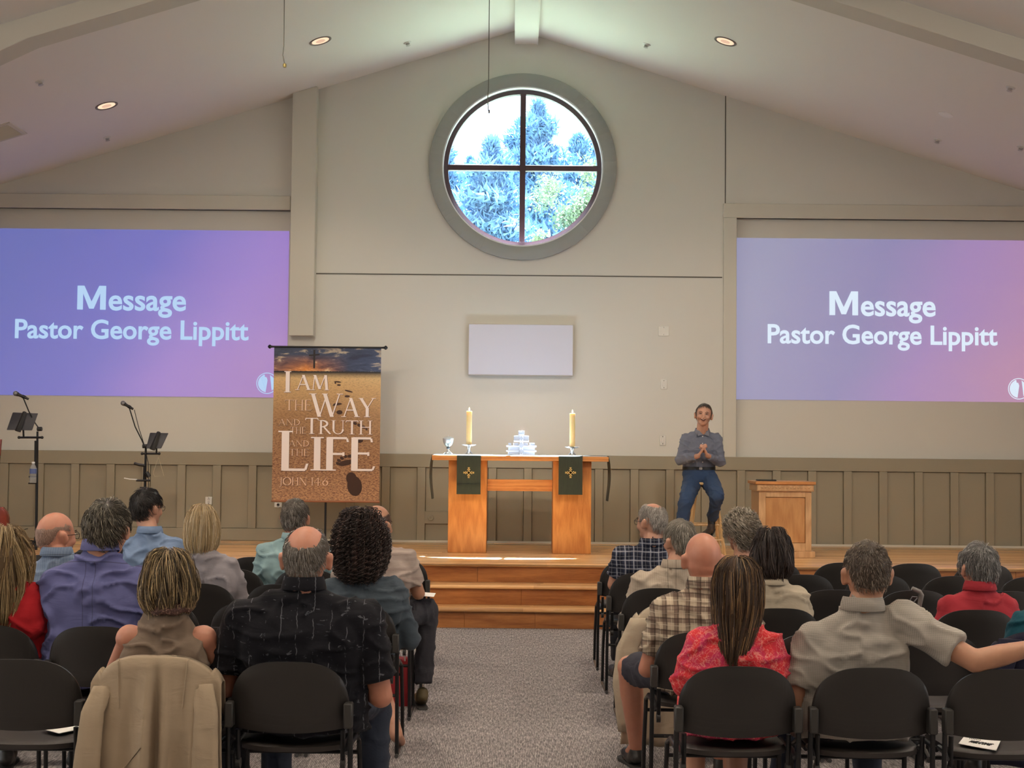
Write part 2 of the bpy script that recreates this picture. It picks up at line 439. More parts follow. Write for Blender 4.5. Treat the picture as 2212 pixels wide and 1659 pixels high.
# ------------------------------------------------------------------ round window
M_BURG = pbr('burgundy_frame', (.035, .012, .014, 1), .45)
win = struct('window_1', ring_wall([(WC.x + WR * math.cos(2 * PI * k / 96), WC.z + WR * math.sin(2 * PI * k / 96)) for k in range(96)], (WC.x, WC.z), WR * .858, YW - .05, YW), M_SAGE, None, .004, 50)
def annulus(r0, r1, y0, y1, n=96):
    m = MB(); rings = []
    for a in [2 * PI * k / n for k in range(n)]:
        rings.append([(WC.x + r * math.cos(a), y, WC.z + r * math.sin(a)) for r, y in ((r0, y0), (r1, y0), (r1, y1), (r0, y1))])
    rings.append(rings[0]); m.loft(rings, cap=False); return m
ob('reveal_lining', annulus(WR * .845, WR * .861, YW - .045, YW + .21), pbr('white_lining', (.75, .76, .78, 1), .4), win, 0, 50)
ob('window_frame', annulus(WR * .798, WR * .846, YW + .05, YW + .12), M_BURG, win, 0, 50)
RG = WR * .800
mw = .030
ob('mullion', MB().box(WC.x - mw, WC.x + mw, YW + .04, YW + .115, WC.z - RG, WC.z + RG), M_BURG, win, .003)
for s in (-1, 1):
    ob('mullion', MB().box(WC.x + (mw if s > 0 else -RG), WC.x + (RG if s > 0 else -mw), YW + .042, YW + .113, WC.z - mw, WC.z + mw), M_BURG, win, .003)
def glassmat():
    t = NT('window_glass'); n = t.n; l = t.l
    tr = n.new('ShaderNodeBsdfTransparent'); tr.inputs[0].default_value = (.86, .93, 1, 1)
    gl = n.new('ShaderNodeBsdfGlossy'); gl.inputs['Roughness'].default_value = .02
    mx = n.new('ShaderNodeMixShader'); mx.inputs[0].default_value = .05
    l.new(tr.outputs[0], mx.inputs[1]); l.new(gl.outputs[0], mx.inputs[2])
    l.new(mx.outputs[0], n['Material Output'].inputs[0]); return t.m
M_GLASS = glassmat()
for q in range(4):
    pts = [(WC.x, WC.z)] + [(WC.x + RG * math.cos(q * PI / 2 + PI / 2 * k / 20), WC.z + RG * math.sin(q * PI / 2 + PI / 2 * k / 20)) for k in range(21)]
    ob('pane', MB().prism(pts, (YW + .078, YW + .084)), M_GLASS, win)
# ------------------------------------------------------------------ ceiling fittings
M_CANIN = emis('lamp_glow', (1.0, .66, .44, 1), .95)
M_RIM = pbr('can_rim', (.22, .19, .16, 1), .4, .3)
def ceil_M(p):
    s = -1 if p.x < 0 else 1
    n = Vector((-s * SL, 0, -1)).normalized()   # pointing into the room
    z = n; x = Vector((0, 1, 0)).cross(z).normalized(); y = z.cross(x)
    R_ = Matrix((x, y, z)).transposed().to_4x4()
    return Matrix.Translation((p.x, p.y, zc(p.x))) @ R_
def on_ceiling(px, py):
    d = ROT @ Vector((px - W / 2, H / 2 - py, -F)); s = -1 if px < 1110 else 1
    # EYE + t d with z = ZA - SL*s*x
    t = (ZA - EYE.z) / (d.z + SL * s * d.x); return EYE + d * t
canl = ['lit ceiling downlight on the left slope near the ridge beam', 'lit ceiling downlight low on the left slope above the air vent', 'lit ceiling downlight on the right slope']
for (px, py), lb in zip([(692, 88), (230, 228), (1567, 89)], canl):
    p = on_ceiling(px, py); M = ceil_M(p)
    t = thing('ceiling_downlight', lb, 'ceiling light', (0, 0, 0), 0, 'ceiling downlights'); t.matrix_world = M
    ob('rim', MB().lathe([(.096, -.002), (.108, -.002), (.110, .004), (.108, .007), (.098, .007), (.096, .003)], 32), M_RIM, t)
    ob('lamp', MB().lathe([(.096, .0), (.096, .002), (.08, .0035), (0, .004)], 32), M_CANIN, t)
    ob('reflector', MB().lathe([(.045, .0036), (.047, .0052), (.016, .0062), (0, .0062)], 24), emis('lamp_bulb', (1, .62, .42, 1), .62) if 'lamp_bulb' not in bpy.data.materials else bpy.data.materials['lamp_bulb'], t)
    sp = light('downlight_beam', 'SPOT', M @ Vector((0, 0, .03)), 90, WARM, .07, (0, 0, -1), math.radians(105), .9)
p = on_ceiling(2043, 247)
t = thing('ceiling_downlight', 'unlit white ceiling disc on the right slope', 'ceiling light'); t.matrix_world = ceil_M(p)
ob('cover_plate', MB().lathe([(.0, .0), (.070, .0), (.070, .006), (.060, .012), (0, .013)], 28), pbr('disc_white', (.9, .88, .84, 1), .5), t)
spl = [(86, 176, 'sprinkler head at the far left, highest of the left slope pair'), (231, 297, 'sprinkler head on the left slope below the low downlight'),
       (880, 92, 'sprinkler head between the left upper downlight and the ridge beam'), (1397, 96, 'sprinkler head between the ridge beam and the right downlight'),
       (2183, 189, 'sprinkler head at the upper right near the roof rib'), (2026, 302, 'sprinkler head just below the unlit disc'), (2206, 318, 'sprinkler head at the right edge of the photo')]
for px, py, lb in spl:
    t = thing('sprinkler_head', lb, 'sprinkler', (0, 0, 0), 0, 'ceiling sprinkler heads'); t.matrix_world = ceil_M(on_ceiling(px, py))
    ob('escutcheon', MB().lathe([(0, 0), (.042, 0), (.040, .005), (.030, .010), (.028, .010)], 20), M_IVORY, t)
    ob('deflector', MB().lathe([(.020, .008), (.020, .022), (.006, .026), (.006, .032), (.024, .033), (.024, .036), (0, .037)], 16), pbr('sprinkler_grey', (.55, .52, .48, 1), .4, .2), t)
# air vent, left edge
t = thing('ceiling_vent', 'white louvred air vent in the left ceiling slope', 'vent'); t.matrix_world = ceil_M(on_ceiling(-12, 291)) @ Matrix.Rotation(0, 4, 'Z')
fr = MB()
for a, b, c, d in ((-.24, .24, -.24, -.20), (-.24, .24, .20, .24), (-.24, -.20, -.20, .20), (.20, .24, -.20, .20)): fr.box(a, b, c, d, 0, .010)
ob('frame', fr, M_TRIM, t, .002)
ob('dark_throat', MB().box(-.2, .2, -.2, .2, -.02, .001), pbr('vent_dark', (.05, .04, .04, 1), .9), t)
sm = MB().box(-.2, .2, -.012, .012, -.001, .001, Matrix.Rotation(.7, 4, 'X')).mesh('slat', 0, 30)
for k in range(8): link('slat', sm, M_TRIM, t, (0, -.175 + k * .05, .005))
# hanging microphone cables
def hang(px0, py0, px1, py1, Y, lb, bulb):
    a = P(px0, py0, Y); b = P(px1, py1, Y)
    top = Vector((a.x, Y, zc(a.x)))
    t = thing('hanging_microphone', lb, 'microphone', top)
    L = b.z - top.z; dx = b.x - top.x
    ob('cable', MB().tube([(0, 0, 0), (dx * .2, 0, L * .4), (dx * .4, 0, L * .88), (dx * .4 - .006, 0, L * .94), (dx, 0, L)], .0035, 6), pbr('grey_cable', (.12, .11, .09, 1), .6), t)
    if bulb: ob('capsule', MB().lathe([(.0, -.022), (.012, -.018), (.014, -.004), (.012, .006), (.004, .012)], 16, Matrix.Translation((dx, 0, L))), pbr('brass_capsule', (.3, .24, .08, 1), .4, .4), t)
    else: ob('capsule', MB().lathe([(.0, -.02), (.006, -.018), (.008, .006), (.003, .012)], 12, Matrix.Translation((dx + .006, 0, L))), pbr('grey_capsule', (.2, .2, .2, 1), .4, .4), t)
    ob('ceiling_plate', MB().lathe([(0, -.02), (.02, -.02), (.02, 0.02), (0, .02)], 12), M_IVORY, t)
hang(613, 0, 615, 140, 10.2, 'thin cable with a brass capsule hanging over the left side', True)
hang(1057, 0, 1055, 240, 11.6, 'thin cable hanging in front of the round window', False)

# ------------------------------------------------------------------ projected screens
def screen_mat(name, stops, strength, ang):
    t = NT(name); x, y, z = t.sep(t.coord(src='Generated'))[:3]
    f = t.math('ADD', t.math('MULTIPLY', x, math.cos(ang)), t.math('MULTIPLY', t.math('SUBTRACT', z, .5), math.sin(ang)))
    nz = t.noise(t.coord(src='Generated'), 1.4, 2)
    f = t.math('ADD', f, t.math('MULTIPLY', t.math('SUBTRACT', nz, .5), .35))
    col = t.ramp(f, stops); t.base((.20, .19, .18, 1)); t.set(Roughness=.8)
    t.l.new(col, t.b.inputs['Emission Color']); t.b.inputs['Emission Strength'].default_value = strength; return t.m
S1 = screen_mat('slide_left', [(0.0, srgb(84, 96, 172)), (.42, srgb(88, 92, 180)), (.72, srgb(132, 106, 186)), (1.0, srgb(146, 110, 178))], .80, -.35)
S2 = screen_mat('slide_right', [(0.0, srgb(130, 132, 166)), (.42, srgb(122, 118, 166)), (.68, srgb(146, 118, 172)), (1.0, srgb(168, 124, 160))], .80, -.25)
M_TXT1 = emis('slide_text_blue', srgb(176, 206, 238), .80); M_TXT2 = emis('slide_text_white', srgb(212, 226, 240), .84)
def text_obj(name, s, size, cx, z, y, mat, parent, width=None, bold=.02, rot=0.0, ext=.0015):
    cu = bpy.data.curves.new(name, 'FONT'); cu.body = s; cu.size = size; cu.align_x = 'CENTER'; cu.offset = bold * size; cu.extrude = ext; cu.resolution_u = 4
    tmp = bpy.data.objects.new('t', cu); C.objects.link(tmp)
    me = bpy.data.meshes.new_from_object(tmp.evaluated_get(bpy.context.evaluated_depsgraph_get())); bpy.data.objects.remove(tmp); bpy.data.curves.remove(cu)
    co = np.zeros(len(me.vertices) * 3); me.vertices.foreach_get('co', co); co = co.reshape(-1, 3)
    w_ = co[:, 0].max() - co[:, 0].min(); co[:, 0] -= (co[:, 0].max() + co[:, 0].min()) / 2
    if width: co[:, 0] *= width / w_
    X = co[:, 0] * math.cos(rot) - co[:, 1] * math.sin(rot); Z = co[:, 0] * math.sin(rot) + co[:, 1] * math.cos(rot)
    out = np.stack([X + cx, y - co[:, 2], Z + z], 1); me.vertices.foreach_set('co', out.ravel()); me.flip_normals(); me.update(); me.name = name
    return link(name, me, mat, parent)
def screen(name, lb, x0, y0, x1, y1, Yp, mat, tmat, cx, ry1, ry2, w1, w2, logo):
    a = P(x0, y0, Yp); b = P(x1, y1, Yp); k = F / Yp
    t = thing(name, lb, 'screen', (0, Yp - .001, 0))
    ob('projected_slide', MB().box(a.x, b.x, -.006, 0, b.z, a.z), mat, t)
    for s, py, w_ in (('Message', ry1, w1), ('Pastor George Lippitt', ry2, w2)):
        q = P(cx, py, Yp); sz_ = (66 if s[0] == 'M' else 58) / k
        if s[0] == 'M':   # the capital is cut by hand, the rest set in type
            hM = 52 / k; mw_ = 62 / k; x0 = q.x - w_ / k / 2; z0 = q.z - 22 / k; st_ = mw_ * .20
            ob('slide_letter', MB().prism([(x0, z0), (x0 + st_, z0), (x0 + st_, z0 + hM * .68), (x0 + mw_ * .42, z0 + hM * .04), (x0 + mw_ * .58, z0 + hM * .04), (x0 + mw_ - st_, z0 + hM * .68), (x0 + mw_ - st_, z0), (x0 + mw_, z0), (x0 + mw_, z0 + hM), (x0 + mw_ * .76, z0 + hM), (x0 + mw_ * .5, z0 + hM * .34), (x0 + mw_ * .24, z0 + hM), (x0, z0 + hM)], (-.009, -.006)), tmat, t)
            text_obj('slide_text', 'essage', sz_, q.x + 34 / k, q.z - 22 / k, -.0075, tmat, t, (w_ - 68) / k, .02)
        else: text_obj('slide_text', s, sz_, q.x, q.z - 16 / k, -.0075, tmat, t, w_ / k, .02)
    # round shepherd's crook emblem
    q = P(*logo, Yp); r = 23 / k; m = MB()
    ring = []
    for i in range(49):
        an = 2 * PI * i / 48; ring.append([(q.x + rr * math.cos(an), yy, q.z + rr * math.sin(an)) for rr, yy in ((r * .93, -.0085), (r, -.0085), (r, -.006), (r * .93, -.006))])
    m.loft(ring, cap=False)
    ob('emblem_ring', m, tmat, t)
    pts = [(q.x + r * .84 * math.cos(a_), q.z + r * .84 * math.sin(a_)) for a_ in [PI / 2 + PI * k_ / 24 for k_ in range(2, 24)]] + [(q.x - r * .12, q.z - r * .84), (q.x + r * .05, q.z + r * .3), (q.x - r * .05, q.z + r * .55), (q.x - r * .25, q.z + r * .62), (q.x - r * .42, q.z + r * .45), (q.x - r * .34, q.z + r * .3), (q.x - r * .5, q.z + r * .22), (q.x - r * .62, q.z + r * .5), (q.x - r * .35, q.z + r * .8)]
    ob('emblem_crook', MB().prism(pts, (-.0085, -.006)), tmat, t)
    ob('emblem_crook', MB().prism([(q.x + r * .28, q.z + r * .78), (q.x + r * .62, q.z + r * .5), (q.x + r * .8, q.z), (q.x + r * .62, q.z - r * .55), (q.x + r * .45, q.z - r * .68)], (-.0085, -.006)), tmat, t)
    return t
screen('projection_screen', 'left projected slide, deep blue to purple, with pale blue lettering', -46, 493, 619, 859, YW + .07, S1, M_TXT1, 285, 648, 716, 236, 506, (577, 828))
screen('projection_screen', 'right projected slide, paler lilac to pink, with white lettering', 1591, 514, 2232, 869, YW + .06, S2, M_TXT2, 1906, 660, 727, 230, 497, (2200, 840))

# ------------------------------------------------------------------ white panel and plates on the wall
a, b = P(1012, 699, YW - .1), P(1238, 812, YW - .1)
t = thing('wall_panel', 'blank white boxed panel hung above the altar', 'panel', ((a.x + b.x) / 2, YW, b.z))
hw = (b.x - a.x) / 2; hh = a.z - b.z
ob('box', MB().box(-hw, hw, -.095, 0, 0, hh), pbr('panel_case', (.62, .58, .52, 1), .5), t, .003)
ob('face_board', MB().box(-hw + .006, hw - .006, -.101, -.094, .006, hh - .006), pbr('panel_face', (.66, .67, .78, 1), .45), t, .002)
def plate(px0, py0, px1, py1, lb, kind, Y=YW):
    a, b = P(px0, py0, Y), P(px1, py1, Y); w_ = (b.x - a.x) / 2; h_ = (a.z - b.z) / 2
    t = thing('wall_plate', lb, 'wall plate', ((a.x + b.x) / 2, Y, (a.z + b.z) / 2), 0, 'wall plates')
    ob('cover', MB().box(-w_, w_, -.008, 0, -h_, h_), M_IVORY, t, .003)
    sc_ = MB()
    for zz in (-h_ * .7, h_ * .7): sc_.box(-.004, .004, -.010, -.007, zz - .004, zz + .004)
    ob('screws', sc_, M_CHROME, t)
    if kind == 'outlet':
        dk = pbr('slot_dark', (.02, .02, .02, 1), .6); m = MB()
        for zz in (-h_ * .35, h_ * .35):
            ob('socket', MB().lathe([(0, 0), (w_ * .5, 0), (w_ * .5, .003), (0, .003)], 16, Matrix.Translation((0, -.007, zz)) @ Matrix.Rotation(PI / 2, 4, 'X')), M_IVORY, t)
            m.box(-.008, -.005, -.012, -.009, zz - .005, zz + .006).box(.005, .008, -.012, -.009, zz - .005, zz + .006)
        ob('slots', m, dk, t)
    if kind == 'switch': ob('switch_paddle', MB().box(-w_ * .45, w_ * .45, -.012, -.007, -h_ * .45, h_ * .45), M_IVORY, t, .002)
plate(1422, 704, 1445, 726, 'square blank plate, topmost of three right of the white panel', 'blank')
plate(1427, 819, 1441, 841, 'narrow plate, middle of three right of the white panel', 'switch')
plate(1425, 940, 1438, 962, 'narrow plate, lowest of three left of the seated speaker', 'switch')
plate(444, 1073, 458, 1090, 'outlet plate in the wainscot behind the blonde woman', 'outlet', YW - .022)
plate(593, 1085, 609, 1096, 'outlet plate just under the banner corner', 'outlet', YW - .022)

# ------------------------------------------------------------------ altar table
YA = 13.63   # front face of the altar pedestals
q0, q1 = P(933, 988, YA - .1), P(1315, 992, YA - .1)
AX = (q0.x + q1.x) / 2; AW = (q1.x - q0.x) / 2; AT = P(1124, 985, YA - .1).z; AD = .62
al = thing('altar_table', 'oak altar table with two slab pedestals and a crossbar', 'table', (AX, YA, STZ))
h = AT - STZ
ob('table_top', MB().box(-AW, AW, -.10, AD - .10, h - .047, h), M_OAKX, al, .003)
lx = lambda px, py: P(px, py, YA).x - AX
ob('pedestal', MB().box(lx(968, 1100), lx(1051, 1100), 0, AD - .22, 0, h - .047), M_OAKZ, al, .003)
ob('pedestal', MB().box(lx(1194, 1100), lx(1277, 1100), 0, AD - .22, 0, h - .047), M_OAKZ, al, .003)
ob('crossbar', MB().box(lx(1052, 1050), lx(1194, 1050), .12, .16, P(1120, 1061, YA + .1).z - STZ, P(1120, 1036, YA + .1).z - STZ), M_OAKX, al, .002)
# altar linen: white runner lying on the top
tc = MB(); nx, ny = 40, 8
def lin(i, j): 
    x_ = -AW * .985 + 2 * AW * .985 * i / nx; y_ = -.095 + (AD - .01) * j / ny
    return (AX + x_, YA + y_, AT + .002 + .003 * (mnoise.noise(Vector((x_ * 6, y_ * 5, 0))) + 1))
vs = [lin(i, j) for i in range(nx + 1) for j in range(ny + 1)]
vs2 = [(x_, y_, AT + .0005) for x_, y_, z_ in vs]; n_ = len(vs)
fs = [(i * (ny + 1) + j, (i + 1) * (ny + 1) + j, (i + 1) * (ny + 1) + j + 1, i * (ny + 1) + j + 1) for i in range(nx) for j in range(ny)]
tc.add(vs, fs)
rim = [i * (ny + 1) for i in range(nx + 1)] + [nx * (ny + 1) + j for j in range(1, ny + 1)] + [i * (ny + 1) + ny for i in range(nx - 1, -1, -1)] + [j for j in range(ny - 1, 0, -1)]
base = len(tc.v); tc.v.extend(vs2[i] for i in rim)
for k in range(len(rim)): tc.f.append((rim[k], rim[(k + 1) % len(rim)], base + (k + 1) % len(rim), base + k))
linen = ob('altar_linen', tc, pbr('linen', (.80, .80, .82, 1), .8, bs=.2, bscale=300), None, 0, 60)
tag(linen, 'white linen cloth lying on the altar top', 'tablecloth')
# green paraments with golden crosses
M_GREEN = pbr('green_brocade', (.018, .026, .014, 1), .75, var=.5, vs=60, bs=.3, bscale=350, stretch=(1, 1, .25), sheen=.2)
M_GOLD = pbr('gold_embroidery', (.78, .55, .20, 1), .45)
def parament(px0, px1, py1, lb, crease):
    a = P(px0, 985, YA - .115); b = P(px1, py1, YA - .115); cx = (a.x + b.x) / 2; w_ = (b.x - a.x) / 2; zb = b.z
    t = thing('altar_parament', lb, 'altar cloth', (cx, YA, AT), 0, 'green altar hangings')
    m = MB(); N = 14; rows = []
    yo = -.106
    path = [(.10, .0085), (-.085, .0085), (yo + .002, .006), (yo - .003, -.004)] + [(yo - .004 - .004 * math.sin(k * .8), -.004 - (AT - zb - .004) * k / 10) for k in range(1, 11)]
    for j, (y_, z_) in enumerate(path):
        rows.append([(-w_ + 2 * w_ * i / N, y_ - (.0015 * math.sin(i * 1.3 + j)) * (j > 3), z_) for i in range(N + 1)])
    back = [[(x_, y_ + (.002 if j > 3 else 0), z_ - (.002 if j <= 3 else 0)) for x_, y_, z_ in r] for j, r in enumerate(rows)]
    m.loft([r + b_[::-1] for r, b_ in zip(rows, back)])
    ob('cloth', m, M_GREEN, t, 0, 60)
    c_ = MB(); cz = P((px0 + px1) / 2, 1021, YA - .12).z - AT; s_ = .046; y0_ = yo - .0115
    def bar(x0, x1, z0, z1): c_.box(x0, x1, y0_, y0_ + .004, cz + z0, cz + z1)
    bar(-.006, .006, -s_, s_); bar(-s_, s_, -.006, .006); bar(-.013, .013, -.013, .013)
    for d in (-1, 1):
        bar(-.014, .014, d * s_ * .62 - .005, d * s_ * .62 + .005); bar(d * s_ * .62 - .005, d * s_ * .62 + .005, -.014, .014)
        bar(-.009, .009, d * s_ - .005, d * s_ + .005); bar(d * s_ - .005, d * s_ + .005, -.009, .009)
    ob('cross_embroidery', c_, M_GOLD, t)
    if crease: ob('fold_line', MB().box(-w_, w_, y0_ - .0, y0_ + .006, P(1010, 1047, YA - .12).z - AT - .003, P(1010, 1047, YA - .12).z - AT + .003), M_GREEN, t, .001)
parament(987, 1038, 1068, 'green cloth with gold cross over the altar front, left one', True)
parament(1207, 1258, 1069, 'green cloth with gold cross over the altar front, right one', False)
def endcloth(s, px, w_px, pyb, lb):
    zb = P(px, pyb, YA + .15).z - AT
    t = thing('altar_parament', lb, 'altar cloth', (AX + s * AW, YA + .12, AT), 0, 'green altar hangings')
    rows = []; path = [(-.22, .0085), (-.01, .0085), (.008, .003), (.012, -.01)] + [(.012 + .012 * math.sin(k * .5) * s * s, -.01 + (zb + .01) * k / 8) for k in range(1, 9)]
    N = 10; wd = w_px
    for j, (x_, z_) in enumerate(path):
        f = 1 if j < 4 else 1 - .25 * (j - 3) / 8
        rows.append([(s * (x_ + .008 * math.sin(i * 1.1 + j * .2) * (j > 3)), (-.11 + .24 * i / N) * f + .02, z_) for i in range(N + 1)])
    back = [[(x_ - s * (.002 if j > 3 else 0), y_, z_ - (.002 if j <= 3 else 0)) for x_, y_, z_ in r] for j, r in enumerate(rows)]
    m = MB(); m.loft([r + b_[::-1] for r, b_ in zip(rows, back)])
    c = ob('cloth', m, M_GREEN, t, 0, 60)
    if w_px: c.rotation_euler = (0, 0, w_px); t.location.y += .0
endcloth(-1, 936, 0, 1077, 'green cloth hanging over the left end of the altar')
endcloth(1, 1310, 0.0, 1082, 'green cloth hanging over the right end of the altar')
# candles
def candle(px, pyt, pyb, lb, lb2):
    Yc = YA + .18; b = P(px, pyb, Yc); tp = P(px, pyt, Yc); zb = AT + .009
    t = thing('candlestick', lb2, 'candlestick', (b.x, Yc, zb), 0, 'metal candlesticks on the altar')
    hz = b.z - zb
    ms = pbr('pewter', (.55, .53, .50, 1), .28, 1.0)
    ob('drip_plate', MB().lathe([(0, hz - .012), (.02, hz - .014), (.055, hz - .008), (.072, hz + .002), (.070, hz + .005), (.05, hz - .003), (.02, hz - .006), (0, hz - .006)], 28), ms, t)
    ob('stem', MB().lathe([(.012, .02), (.009, .04), (.014, hz - .03), (.018, hz - .012), (0, hz - .012)], 14), ms, t)
    for k in range(3):
        a_ = 2 * PI * k / 3 + .5
        ob('foot', MB().tube([(.004 * math.cos(a_), .004 * math.sin(a_), .045), (.018 * math.cos(a_), .018 * math.sin(a_), .022), (.038 * math.cos(a_), .038 * math.sin(a_), .004)], [.008, .007, .006], 8), ms, t)
    c = thing('altar_candle', lb, 'candle', (b.x, Yc, b.z), 0, 'lit altar candles')
    L = tp.z - b.z; tw = NT('candle_wax') if 'candle_wax' not in _mc else None
    if tw:
        tw.base((.88, .70, .36, 1)); tw.set(Roughness=.45); tw.b.inputs['Subsurface Weight'].default_value = .6; tw.b.inputs['Subsurface Radius'].default_value = (.03, .02, .008); tw.b.inputs['Subsurface Scale'].default_value = .6; _mc['candle_wax'] = tw.m
    ob('wax', MB().lathe([(0, .0005), (.0265, .0005), (.027, .01), (.027, L - .006), (.025, L), (.020, L - .001), (.012, L - .008), (0, L - .009)], 28), _mc['candle_wax'], c)
    ob('wick', MB().tube([(0, 0, L - .009), (.001, 0, L + .004), (.003, 0, L + .010)], .0012, 6), M_BLACK, c)
    if 'flame' not in _mc: _mc['flame'] = emis('flame', (1, .72, .42, 1), 6)
    ob('flame', MB().lathe([(0, L + .003), (.005, L + .007), (.0075, L + .014), (.0055, L + .025), (.002, L + .034), (0, L + .038)], 12), _mc['flame'], c)
    light('candle_light', 'POINT', (b.x, Yc, tp.z + .02), .5, (1, .6, .3), .01)
candle(1013, 888, 961, 'lit cream candle on the left of the altar', 'pewter candlestick under the left candle')
candle(1236, 893, 966, 'lit cream candle on the right of the altar', 'pewter candlestick under the right candle')
# chalice
b = P(968, 976, YA + .15); k = F / (YA + .15)
t = thing('chalice', 'silver chalice standing at the left end of the altar', 'cup', (b.x, YA + .15, AT + .009))
ms = pbr('silver', (.72, .74, .73, 1), .32, .75)
ob('foot', MB().lathe([(0, 0), (.045, 0), (.045, .004), (.025, .02), (.011, .042), (.010, .052), (0, .052)], 28), ms, t)
ob('knop', MB().lathe([(.0, .048), (.010, .049), (.019, .058), (.019, .062), (.010, .070), (0, .071)], 24), pbr('dark_knop', (.08, .08, .08, 1), .3, .8), t)
ob('bowl', MB().lathe([(0, .069), (.014, .07), (.036, .088), (.050, .118), (.055, .152), (.052, .152), (.046, .118), (.032, .092), (.01, .078), (0, .077)], 32), ms, t)
ob('lid', MB().lathe([(0, .150), (.052, .150), (.046, .160), (.022, .170), (.004, .172), (.002, .186), (0, .187)], 28), ms, t)
# crystal cross sculpture made of stacked glass bars
def crystal():
    t = NT('cut_glass'); t.base((.82, .88, 1, 1)); t.set(Roughness=.06); t.b.inputs['Transmission Weight'].default_value = .35
    t.b.inputs['IOR'].default_value = 1.45; t.b.inputs['Coat Weight'].default_value = .5; return t.m
MG = crystal(); MG2 = pbr('frosted_glass', (.86, .90, 1.0, 1), .25)
Yk = YA + .22; b = P(1126, 981, Yk); k = F / Yk
t = thing('glass_cross', 'cut glass cross sculpture stacked from clear bars in the altar centre', 'sculpture', (b.x, Yk, AT + .009))
gp = lambda gx, gy: ((gx - 829) / 18.43 / k, (1470 - gy) / 18.43 / k)
def gbar(x0, y0, x1, y1, d0, d1, mat, nm='glass_bar'):
    (a_, c_), (b_, d_) = gp(x0, y1), gp(x1, y0); ob(nm, MB().box(a_, b_, d0, d1, c_, d_), mat, t, .0015)
gbar(300, 1340, 1360, 1470, -.035, .035, MG); gbar(235, 1300, 1425, 1345, -.042, .042, MG2); gbar(310, 1165, 1360, 1298, -.03, .03, MG)
gbar(235, 1105, 1425, 1160, -.042, .042, MG2)
for x0, x1 in ((310, 440), (500, 545), (560, 720), (930, 1090), (1150, 1190), (1200, 1355)): gbar(x0, 1000, x1, 1103, -.028, .028, MG if x1 - x0 > 60 else MG2)
gbar(525, 900, 1125, 965, -.036, .036, MG2); gbar(535, 715, 1120, 898, -.026, .026, MG); gbar(720, 660, 940, 714, -.02, .02, MG2); gbar(712, 520, 945, 658, -.024, .024, MG)
gbar(760, 660, 900, 1468, -.05, -.043, MG2, 'upright')
dm = MB()
for gx, gy, r_ in ((829, 820, 90), (829, 1090, 120), (829, 1330, 110), (829, 600, 50)):
    cx, cz = gp(gx, gy); rr = r_ / 18.43 / k; dm.prism([(cx - rr, cz), (cx, cz - rr), (cx + rr, cz), (cx, cz + rr)], (-.056, -.050))
ob('diamond_facets', dm, MG, t, .001)

# ------------------------------------------------------------------ banner on its stand
YN = 14.45
tl, tr, bl, br = P(594, 746, YN), P(823, 753, YN), P(587, 1083, YN), P(818, 1083, YN)
BX = (tl.x + tr.x + bl.x + br.x) / 4; BW = .5 * (tr.x - tl.x + br.x - bl.x) / 2 + .004; BT, BB = (tl.z + tr.z) / 2, (bl.z + br.z) / 2; BH = BT - BB
def banner_mat():
    t = NT('banner_print'); x, y, z = t.sep(t.coord(src='Generated'))[:3]; t.set(Roughness=.55)
    co = t.coord((1, 1, 1.5), src='Generated')
    sand = t.ramp(z, [(0, srgb(142, 100, 76)), (.25, srgb(122, 80, 54)), (.55, srgb(150, 110, 70)), (.74, srgb(204, 166, 112)), (.80, srgb(214, 180, 126))])
    rip = t.noise(t.coord((14, 1, 42), (0, .6, 0), 'Generated'), 3.2, 5, .7, .4)
    sand = t.mix(t.math('MULTIPLY', t.ramp(rip, [(.42, (0, 0, 0)), (.6, (1, 1, 1))]), t.math('SUBTRACT', 1.0, z)), sand, t.mix(.55, sand, srgb(232, 184, 130)))
    sand = t.mix(t.math('MULTIPLY', t.ramp(rip, [(.38, (1, 1, 1)), (.5, (0, 0, 0))]), .3), sand, srgb(70, 40, 24))
    cl = t.noise(t.coord((2.2, 1, 11), src='Generated'), 2.0, 6, .65, .6)
    sky = t.ramp(cl, [(.35, srgb(30, 40, 66)), (.55, srgb(60, 72, 98)), (.64, srgb(210, 190, 160)), (.72, srgb(150, 140, 140))])
    glow = t.math('MULTIPLY', t.ramp(x, [(.05, (.4, .4, .4)), (.30, (1, 1, 1)), (.55, (.35, .35, .35)), (.7, (0, 0, 0))]), t.ramp(z, [(.84, (1, 1, 1)), (.95, (0, 0, 0))]))
    sky = t.mix(glow, sky, t.ramp(cl, [(.35, srgb(120, 62, 34)), (.55, srgb(230, 142, 50)), (.68, srgb(250, 214, 150))]))
    sky = t.mix(t.math('MULTIPLY', t.ramp(z, [(.93, (0, 0, 0)), (1, (1, 1, 1))]), .5), sky, srgb(40, 48, 66))
    hz = t.math('ADD', .842, t.math('MULTIPLY', t.math('SUBTRACT', t.noise(t.coord((30, 0, 0), src='Generated'), 1.5, 3), .5), .012))
    col = t.mix(t.math('GREATER_THAN', z, hz), t.mix(t.ramp(z, [(.795, (0, 0, 0)), (.835, (1, 1, 1))]), sand, srgb(18, 16, 18)), sky)
    t.base(col); t.bump(t.noise(co, 300, 2), .05, .001); return t.m
bn = thing('banner', 'vertical sand printed banner with sunset, cross and lettering on a black stand', 'banner', (BX, YN, STZ))
m = MB(); N = 24
rows = []
for j in range(2):
    z_ = (BB if j == 0 else BT) - STZ
    rows.append([(-BW + 2 * BW * i / N, -.002, z_) for i in range(N + 1)] + [(BW - 2 * BW * i / N, .002, z_) for i in range(N + 1)])
m.loft(rows); ob('printed_cloth', m, banner_mat(), bn, 0, 40)
bzt = BT - STZ; bzb = BB - STZ
ob('top_rod', MB().tube([(-BW - .03, 0, bzt - .002), (BW + .03, 0, bzt - .002)], .010, 10), M_BLACK, bn)
